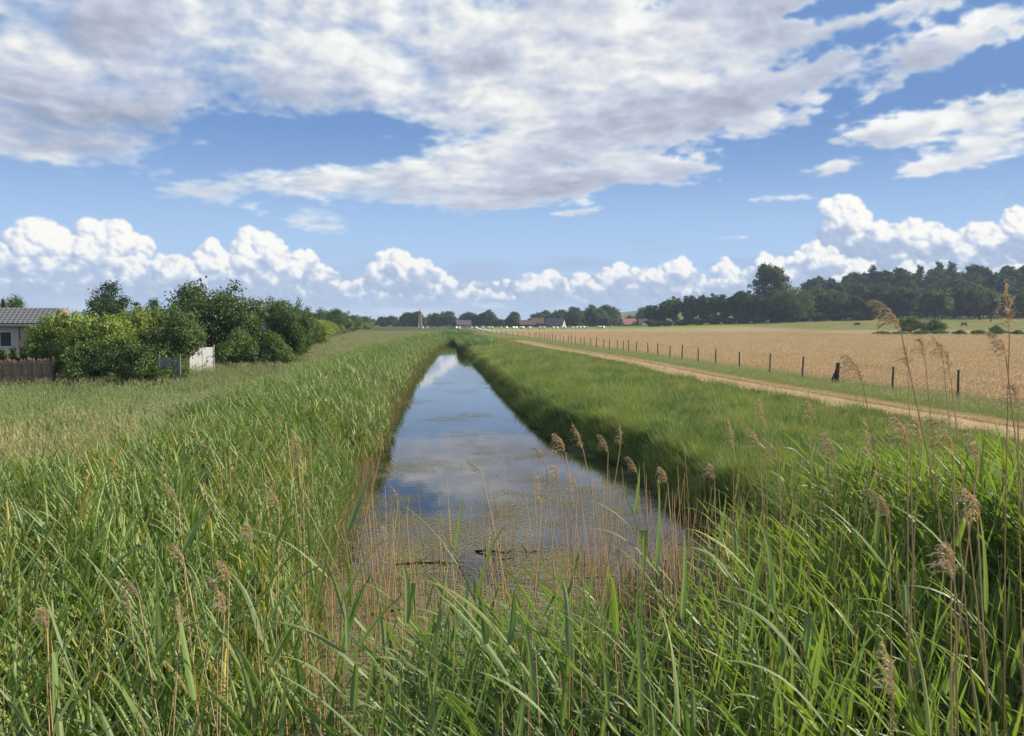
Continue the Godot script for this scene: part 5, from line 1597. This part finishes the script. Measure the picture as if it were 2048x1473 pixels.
func garden_house():
	# ridge runs left to right; the gable with its orange boards faces right
	var o := thing("garden_house", Vector3(-36.5, -3.2, -58.5), 0.3)
	var w := 7.6
	var depth := 5.0
	var eaves := 3.15
	var ridge := 4.15
	var s := Sheet.new()
	var pale := Color(0.55, 0.47, 0.43)
	s.box(Vector3(-w / 2, 0, -depth / 2), Vector3(w / 2, eaves, depth / 2), pale)
	var a := s.add(Vector3(w / 2, eaves, -depth / 2), Vector3.RIGHT, pale)
	s.add(Vector3(w / 2, eaves, depth / 2), Vector3.RIGHT, pale)
	s.add(Vector3(w / 2, ridge, 0), Vector3.RIGHT, pale)
	s.tri(a, a + 1, a + 2)
	part("wall", s.mesh(), M.plain, o)
	var up := ridge - eaves
	var run := depth / 2 + 0.45
	var fall := atan2(up, depth / 2)
	var slope_len := run / cos(fall)
	var slabs := Node3D.new()
	var r := Sheet.new()
	for e in [-1.0, 1.0]:
		var n := Vector3(0, cos(fall), e * sin(fall))
		var d := Vector3(0, -sin(fall), e * cos(fall))
		var top := Vector3(0, ridge + 0.04, 0)
		var x := Vector3(w / 2 + 0.55, 0, 0)
		var i := r.add(top - x, n, Color(0.07, 0.07, 0.075))
		r.add(top + x, n, Color(0.07, 0.07, 0.075))
		r.add(top + x + d * slope_len, n, Color(0.07, 0.07, 0.075))
		r.add(top - x + d * slope_len, n, Color(0.07, 0.07, 0.075))
		if e > 0:
			r.quad(i, i + 1, i + 2, i + 3)
		else:
			r.quad(i, i + 3, i + 2, i + 1)
	slabs.free()
	var roof := part("roof", r.mesh(), M.plain, o)
	# tiles: a curved pan each, course over course
	var tl := Sheet.new()
	var grey := Color(0.125, 0.13, 0.14)
	for k in 6:
		var u := k / 5.0
		var y := 0.035 * sin(u * PI) + 0.02
		tl.add(Vector3((u - 0.5) * 0.30, y, 0), Vector3((u - 0.5) * 0.9, 1, 0).normalized(), grey)
		tl.add(Vector3((u - 0.5) * 0.30, y + 0.03, 0.36), Vector3((u - 0.5) * 0.9, 1, 0).normalized(), grey)
	for k in 5:
		tl.quad(k * 2, k * 2 + 2, k * 2 + 3, k * 2 + 1)
	for k in 5:
		var i := tl.add(tl.v[k * 2 + 1], Vector3.BACK, grey)
		tl.add(tl.v[k * 2 + 3], Vector3.BACK, grey)
		tl.add(tl.v[k * 2 + 3] - Vector3(0, 0.05, 0), Vector3.BACK, grey)
		tl.add(tl.v[k * 2 + 1] - Vector3(0, 0.05, 0), Vector3.BACK, grey)
		tl.quad(i, i + 1, i + 2, i + 3)
	var tile := tl.mesh()
	var tilt := Basis(Vector3.RIGHT, fall)
	for course in 9:
		for col in 28:
			var t := part("tile", tile, M.plain, roof)
			t.transform = Transform3D(tilt, Vector3(-w / 2 - 0.38 + col * 0.30, ridge + 0.05, 0) + tilt * Vector3(0, 0.0, 0.02 + course * 0.325))
	for e in [-1.0, 1.0]:
		var v := Sheet.new()
		var d := Vector3(0, -sin(fall), e * cos(fall)) * slope_len
		var c := Color(0.42, 0.24, 0.13)
		v.box(Vector3(-0.03, -0.20, 0), Vector3(0.03, 0.06, slope_len), c)
		var b := part("barge_board", v.mesh(), M.wood, o)
		b.transform = Transform3D(Basis(Vector3.RIGHT, fall) if e > 0 else Basis(Vector3.UP, PI) * Basis(Vector3.RIGHT, fall), Vector3(w / 2 + 0.59, ridge + 0.05, 0))
	var gt := Sheet.new()
	gt.tube([Vector3(-w / 2 - 0.5, ridge - sin(fall) * slope_len - 0.02, run + 0.06), Vector3(w / 2 + 0.5, ridge - sin(fall) * slope_len - 0.05, run + 0.06)], [0.07, 0.07], 8, Color(0.08, 0.07, 0.07), Color(0.08, 0.07, 0.07))
	part("gutter", gt.mesh(), M.plain, o)
	for k in 3:
		var ps := Sheet.new()
		var x: float = [2.2, 2.9, 3.7][k]
		ps.box(Vector3(x - 0.05, 0, run - 0.2), Vector3(x + 0.05, ridge - sin(fall) * slope_len - 0.1, run - 0.1), Color(0.17, 0.12, 0.11))
		part("porch_post", ps.mesh(), M.wood, o)
	var fr := Sheet.new()
	fr.box(Vector3(0.2, 1.5, depth / 2), Vector3(1.7, 2.6, depth / 2 + 0.05), Color(0.6, 0.58, 0.55))
	var win := part("window", fr.mesh(), M.plain, o)
	var pn := Sheet.new()
	pn.box(Vector3(0.28, 1.58, depth / 2 + 0.052), Vector3(0.92, 2.52, depth / 2 + 0.06), Color(0.03, 0.04, 0.05))
	part("pane", pn.mesh(), M.plain, win)
	var pn2 := Sheet.new()
	pn2.box(Vector3(0.98, 1.58, depth / 2 + 0.052), Vector3(1.62, 2.52, depth / 2 + 0.06), Color(0.03, 0.04, 0.05))
	part("pane", pn2.mesh(), M.plain, win)
	var dr := Sheet.new()
	dr.box(Vector3(w / 2, 0.1, 0.6), Vector3(w / 2 + 0.04, 2.2, 1.5), Color(0.10, 0.08, 0.07))
	part("door", dr.mesh(), M.wood, o)
	tag(o, "garden house with grey tiled roof and orange barge boards, cut by the left edge", "house", "")

func shed():
	var o := thing("shed", Vector3(-19.6, -3.25, -68.0), 0.1)
	var s := Sheet.new()
	s.box(Vector3(-1.3, 0, -1.2), Vector3(1.3, 3.15, 1.2), Color(0.45, 0.46, 0.46))
	part("wall", s.mesh(), M.plain, o)
	var r := Sheet.new()
	r.box(Vector3(-1.45, 3.15, -1.35), Vector3(1.45, 3.27, 1.35), Color(0.30, 0.31, 0.32))
	part("roof", r.mesh(), M.plain, o)
	tag(o, "pale grey shed just showing between the big dark tree and the round tree", "shed", "")

func poles():
	# leaning wooden pole behind the roof, with its wires
	var o := thing("wooden_pole", Vector3(-40.2, -3.2, -66.0))
	var s := Sheet.new()
	s.tube([Vector3(0, -0.3, 0), Vector3(-0.28, 5.05, 0)], [0.15, 0.11], 8, Color(0.07, 0.05, 0.045), Color(0.07, 0.05, 0.045))
	s.tube([Vector3(0.75, -0.3, 0), Vector3(-0.2, 4.9, 0)], [0.14, 0.10], 8, Color(0.07, 0.05, 0.045), Color(0.07, 0.05, 0.045))
	s.cap(Vector3(-0.28, 5.05, 0), 0.11, Vector3.UP, 8, Color(0.07, 0.05, 0.045))
	part("pole", s.mesh(), M.wood, o)
	for k in 3:
		var ins := Sheet.new()
		ins.tube([Vector3(-0.2, 4.25 + k * 0.25, 0.1), Vector3(-0.52, 4.28 + k * 0.25, 0.1), Vector3(-0.52, 4.40 + k * 0.25, 0.1)], [0.02, 0.02, 0.045], 6, Color(0.12, 0.09, 0.08), Color(0.12, 0.09, 0.08))
		part("insulator", ins.mesh(), M.plain, o)
	var w := Sheet.new()
	for k in 2:
		var pts := []
		var rad := []
		for q in 11:
			var t := q / 10.0
			pts.append(Vector3(-0.5 + t * 9.0, 4.35 + k * 0.25 - sin(t * PI) * 0.35 - t * 1.1, 0.1 + t * 3.0))
			rad.append(0.014)
		w.tube(pts, rad, 4, Color(0.03, 0.03, 0.03), Color(0.03, 0.03, 0.03))
	part("wire", w.mesh(), M.plain, o)
	tag(o, "dark leaning wooden pole behind the garden house roof", "utility pole", "")
	# white angled arms with two dark insulators above the big tree
	var u := thing("utility_pole", Vector3(-25.8, -3.2, -70.0))
	var c := Sheet.new()
	c.tube([Vector3(0, -0.3, 0), Vector3(0, 6.3, 0)], [0.10, 0.06], 8, Color(0.3, 0.3, 0.3), Color(0.3, 0.3, 0.3))
	part("pole", c.mesh(), M.plain, u)
	var arms := Sheet.new()
	arms.tube([Vector3(0.1, 6.1, 0), Vector3(0.06, 6.9, 0)], [0.035, 0.035], 5, Color(0.6, 0.6, 0.6), Color(0.6, 0.6, 0.6))
	arms.tube([Vector3(0.15, 6.15, 0), Vector3(-0.42, 6.62, 0)], [0.06, 0.05], 5, Color(0.68, 0.68, 0.66), Color(0.68, 0.68, 0.66))
	arms.tube([Vector3(-0.42, 6.62, 0), Vector3(-0.44, 6.75, 0)], [0.03, 0.03], 5, Color(0.5, 0.5, 0.5), Color(0.5, 0.5, 0.5))
	part("cross_arm", arms.mesh(), M.plain, u)
	for p in [Vector3(0.06, 6.92, 0), Vector3(-0.44, 6.70, 0)]:
		var i := Sheet.new()
		i.tube([p, p + Vector3(0, 0.06, 0), p + Vector3(0, 0.16, 0), p + Vector3(0, 0.2, 0)], [0.05, 0.085, 0.085, 0.02], 8, Color(0.04, 0.04, 0.045), Color(0.04, 0.04, 0.045))
		part("insulator", i.mesh(), M.plain, u)
	tag(u, "pole top with white angled arm and two dark insulators above the big tree", "utility pole", "")

# ---------------------------------------------------------------- fence posts along the hay field
func build_fence():
	var g := RandomNumberGenerator.new()
	g.seed = 55
	var s := Sheet.new()
	s.tube([Vector3(0, -0.3, 0), Vector3(0.012, 0.5, 0), Vector3(0.0, 1.27, 0.01), Vector3(0.0, 1.29, 0.01)], [0.050, 0.047, 0.045, 0.038], 9, Color(0.11, 0.095, 0.085), Color(0.15, 0.13, 0.115))
	s.cap(Vector3(0, 1.29, 0.01), 0.038, Vector3.UP, 9, Color(0.15, 0.12, 0.09))
	var mesh := s.mesh()
	var along := [28.6, 32.4, 36.9, 41.9, 45.8, 50.1, 55.0, 59.4, 63.2, 66.9, 70.3, 73.7, 77.2, 81.2, 84.3, 86.8, 89.5, 93.0, 96.3, 99.8, 103.6, 107.2, 110.4, 113.6, 116.9, 119.7, 123.1, 126.6, 130.6, 133.5, 136.4, 139.5, 142.6, 145.7, 149.1, 153.0]
	var n := 0
	for d in along:
		n += 1
		var label := "%s post from the near end of the fence along the hay field" % ordinal(n)
		if n == 4:
			# the thick post with its slanting brace
			var o := thing("braced_post", Vector3(fence_line(d), -3.2, -d))
			var p := Sheet.new()
			p.tube([Vector3(0, -0.3, 0), Vector3(0.02, 0.6, 0), Vector3(0.05, 1.16, 0)], [0.13, 0.105, 0.10], 9, Color(0.09, 0.065, 0.05), Color(0.13, 0.095, 0.075))
			p.cap(Vector3(0.05, 1.16, 0), 0.10, Vector3.UP, 9, Color(0.2, 0.15, 0.11))
			part("stake", p.mesh(), M.wood, o)
			var b := Sheet.new()
			b.tube([Vector3(-0.42, -0.2, 0.05), Vector3(-0.2, 0.35, 0.03), Vector3(-0.02, 0.82, 0.0)], [0.07, 0.065, 0.05], 8, Color(0.10, 0.075, 0.06), Color(0.12, 0.09, 0.07))
			part("brace", b.mesh(), M.wood, o)
			var k := Sheet.new()
			k.tube([Vector3(0.07, 0.82, 0), Vector3(0.19, 0.95, 0.02)], [0.05, 0.02], 6, Color(0.12, 0.09, 0.07), Color(0.12, 0.09, 0.07))
			part("snag", k.mesh(), M.wood, o)
			tag(o, "thick dark stake with a slanting brace in the fence line", "fence post", "posts along the hay field")
			continue
		var o := part("fence_post", mesh, M.wood)
		o.position = Vector3(fence_line(d) + g.randf_range(-0.06, 0.06), -3.2, -d)
		o.rotation = Vector3(g.randf_range(-0.03, 0.03), g.randf() * TAU, g.randf_range(-0.035, 0.035))
		o.scale = Vector3(1, g.randf_range(0.93, 1.05), 1) * (1.0 if n % 5 else 1.08)
		tag(o, label, "fence post", "posts along the hay field")
	var far := [[4.2, 158.0], [3.4, 163.0], [2.2, 168.0], [1.2, 173.0], [0.1, 178.0], [-1.3, 184.0], [-2.4, 190.0], [-3.7, 196.0], [-5.0, 201.0], [-6.4, 206.0], [-8.0, 212.0], [-9.6, 217.0], [-11.4, 222.0], [-13.2, 227.0]]
	n = 0
	for e in far:
		n += 1
		var o := part("fence_post", mesh, M.wood)
		o.position = Vector3(e[0], -3.2, -e[1])
		o.rotation = Vector3(g.randf_range(-0.03, 0.03), g.randf() * TAU, g.randf_range(-0.04, 0.04))
		tag(o, "%s post from the right in the far fence stretch across the canal's end" % ordinal(n), "fence post", "far fence posts across the canal's end")

func build_small_things():
	var g := RandomNumberGenerator.new()
	g.seed = 19
	# dark twigs afloat on the duckweed
	for e in [[-0.95, 13.6, 0.15, 2.0, "long dark twig afloat on the duckweed left of centre"], [-0.1, 14.2, -0.1, 1.1, "short dark twig afloat right of the long one"], [-1.4, 11.4, 0.5, 1.2, "dark twig half under the near duckweed at the reeds"]]:
		var s := Sheet.new()
		var pts := []
		var rad := []
		for k in 7:
			var t := k / 6.0
			pts.append(Vector3((t - 0.5) * e[3], 0.01 + 0.03 * sin(t * 7.0), 0.05 * sin(t * 5.0)))
			rad.append(lerpf(0.022, 0.008, t))
		s.tube(pts, rad, 5, Color(0.03, 0.022, 0.017), Color(0.03, 0.022, 0.017))
		for k in 4:
			var t := 0.25 + k * 0.2
			var p: Vector3 = pts[int(t * 6.0)]
			s.tube([p, p + Vector3(g.randf_range(-0.15, 0.2), g.randf_range(0.05, 0.14), g.randf_range(-0.1, 0.1))], [0.01, 0.004], 4, Color(0.03, 0.022, 0.017), Color(0.03, 0.022, 0.017))
		var o := part("twig", s.mesh(), M.bark)
		o.position = Vector3(e[0], WATER, -e[1])
		o.rotation.y = e[2]
		tag(o, e[4], "twig", "")
	# yellow iris in the left reeds
	var iris := thing("yellow_iris", Vector3(-5.2, -3.75, -23.0))
	var st := Sheet.new()
	st.tube([Vector3.ZERO, Vector3(0.05, 1.55, 0)], [0.009, 0.006], 5, Color(0.07, 0.13, 0.03), Color(0.09, 0.16, 0.04))
	part("stem", st.mesh(), M.reed, iris)
	for k in 5:
		var s := Sheet.new()
		var a := TAU * k / 5.0
		leaf_blade(s, Vector3(0.05, 1.52, 0), Vector3(cos(a) * 0.8, 0.9, sin(a) * 0.8).normalized(), Vector3(-sin(a), 0, cos(a)), 0.16, 0.075, Vector3(cos(a) * 0.4, -1.4, sin(a) * 0.4), 4, Color(0.72, 0.50, 0.02), 0.0, false)
		part("petal", s.mesh(true), M.grass, iris)
	tag(iris, "yellow iris flower among the left reeds near the water", "flower", "")
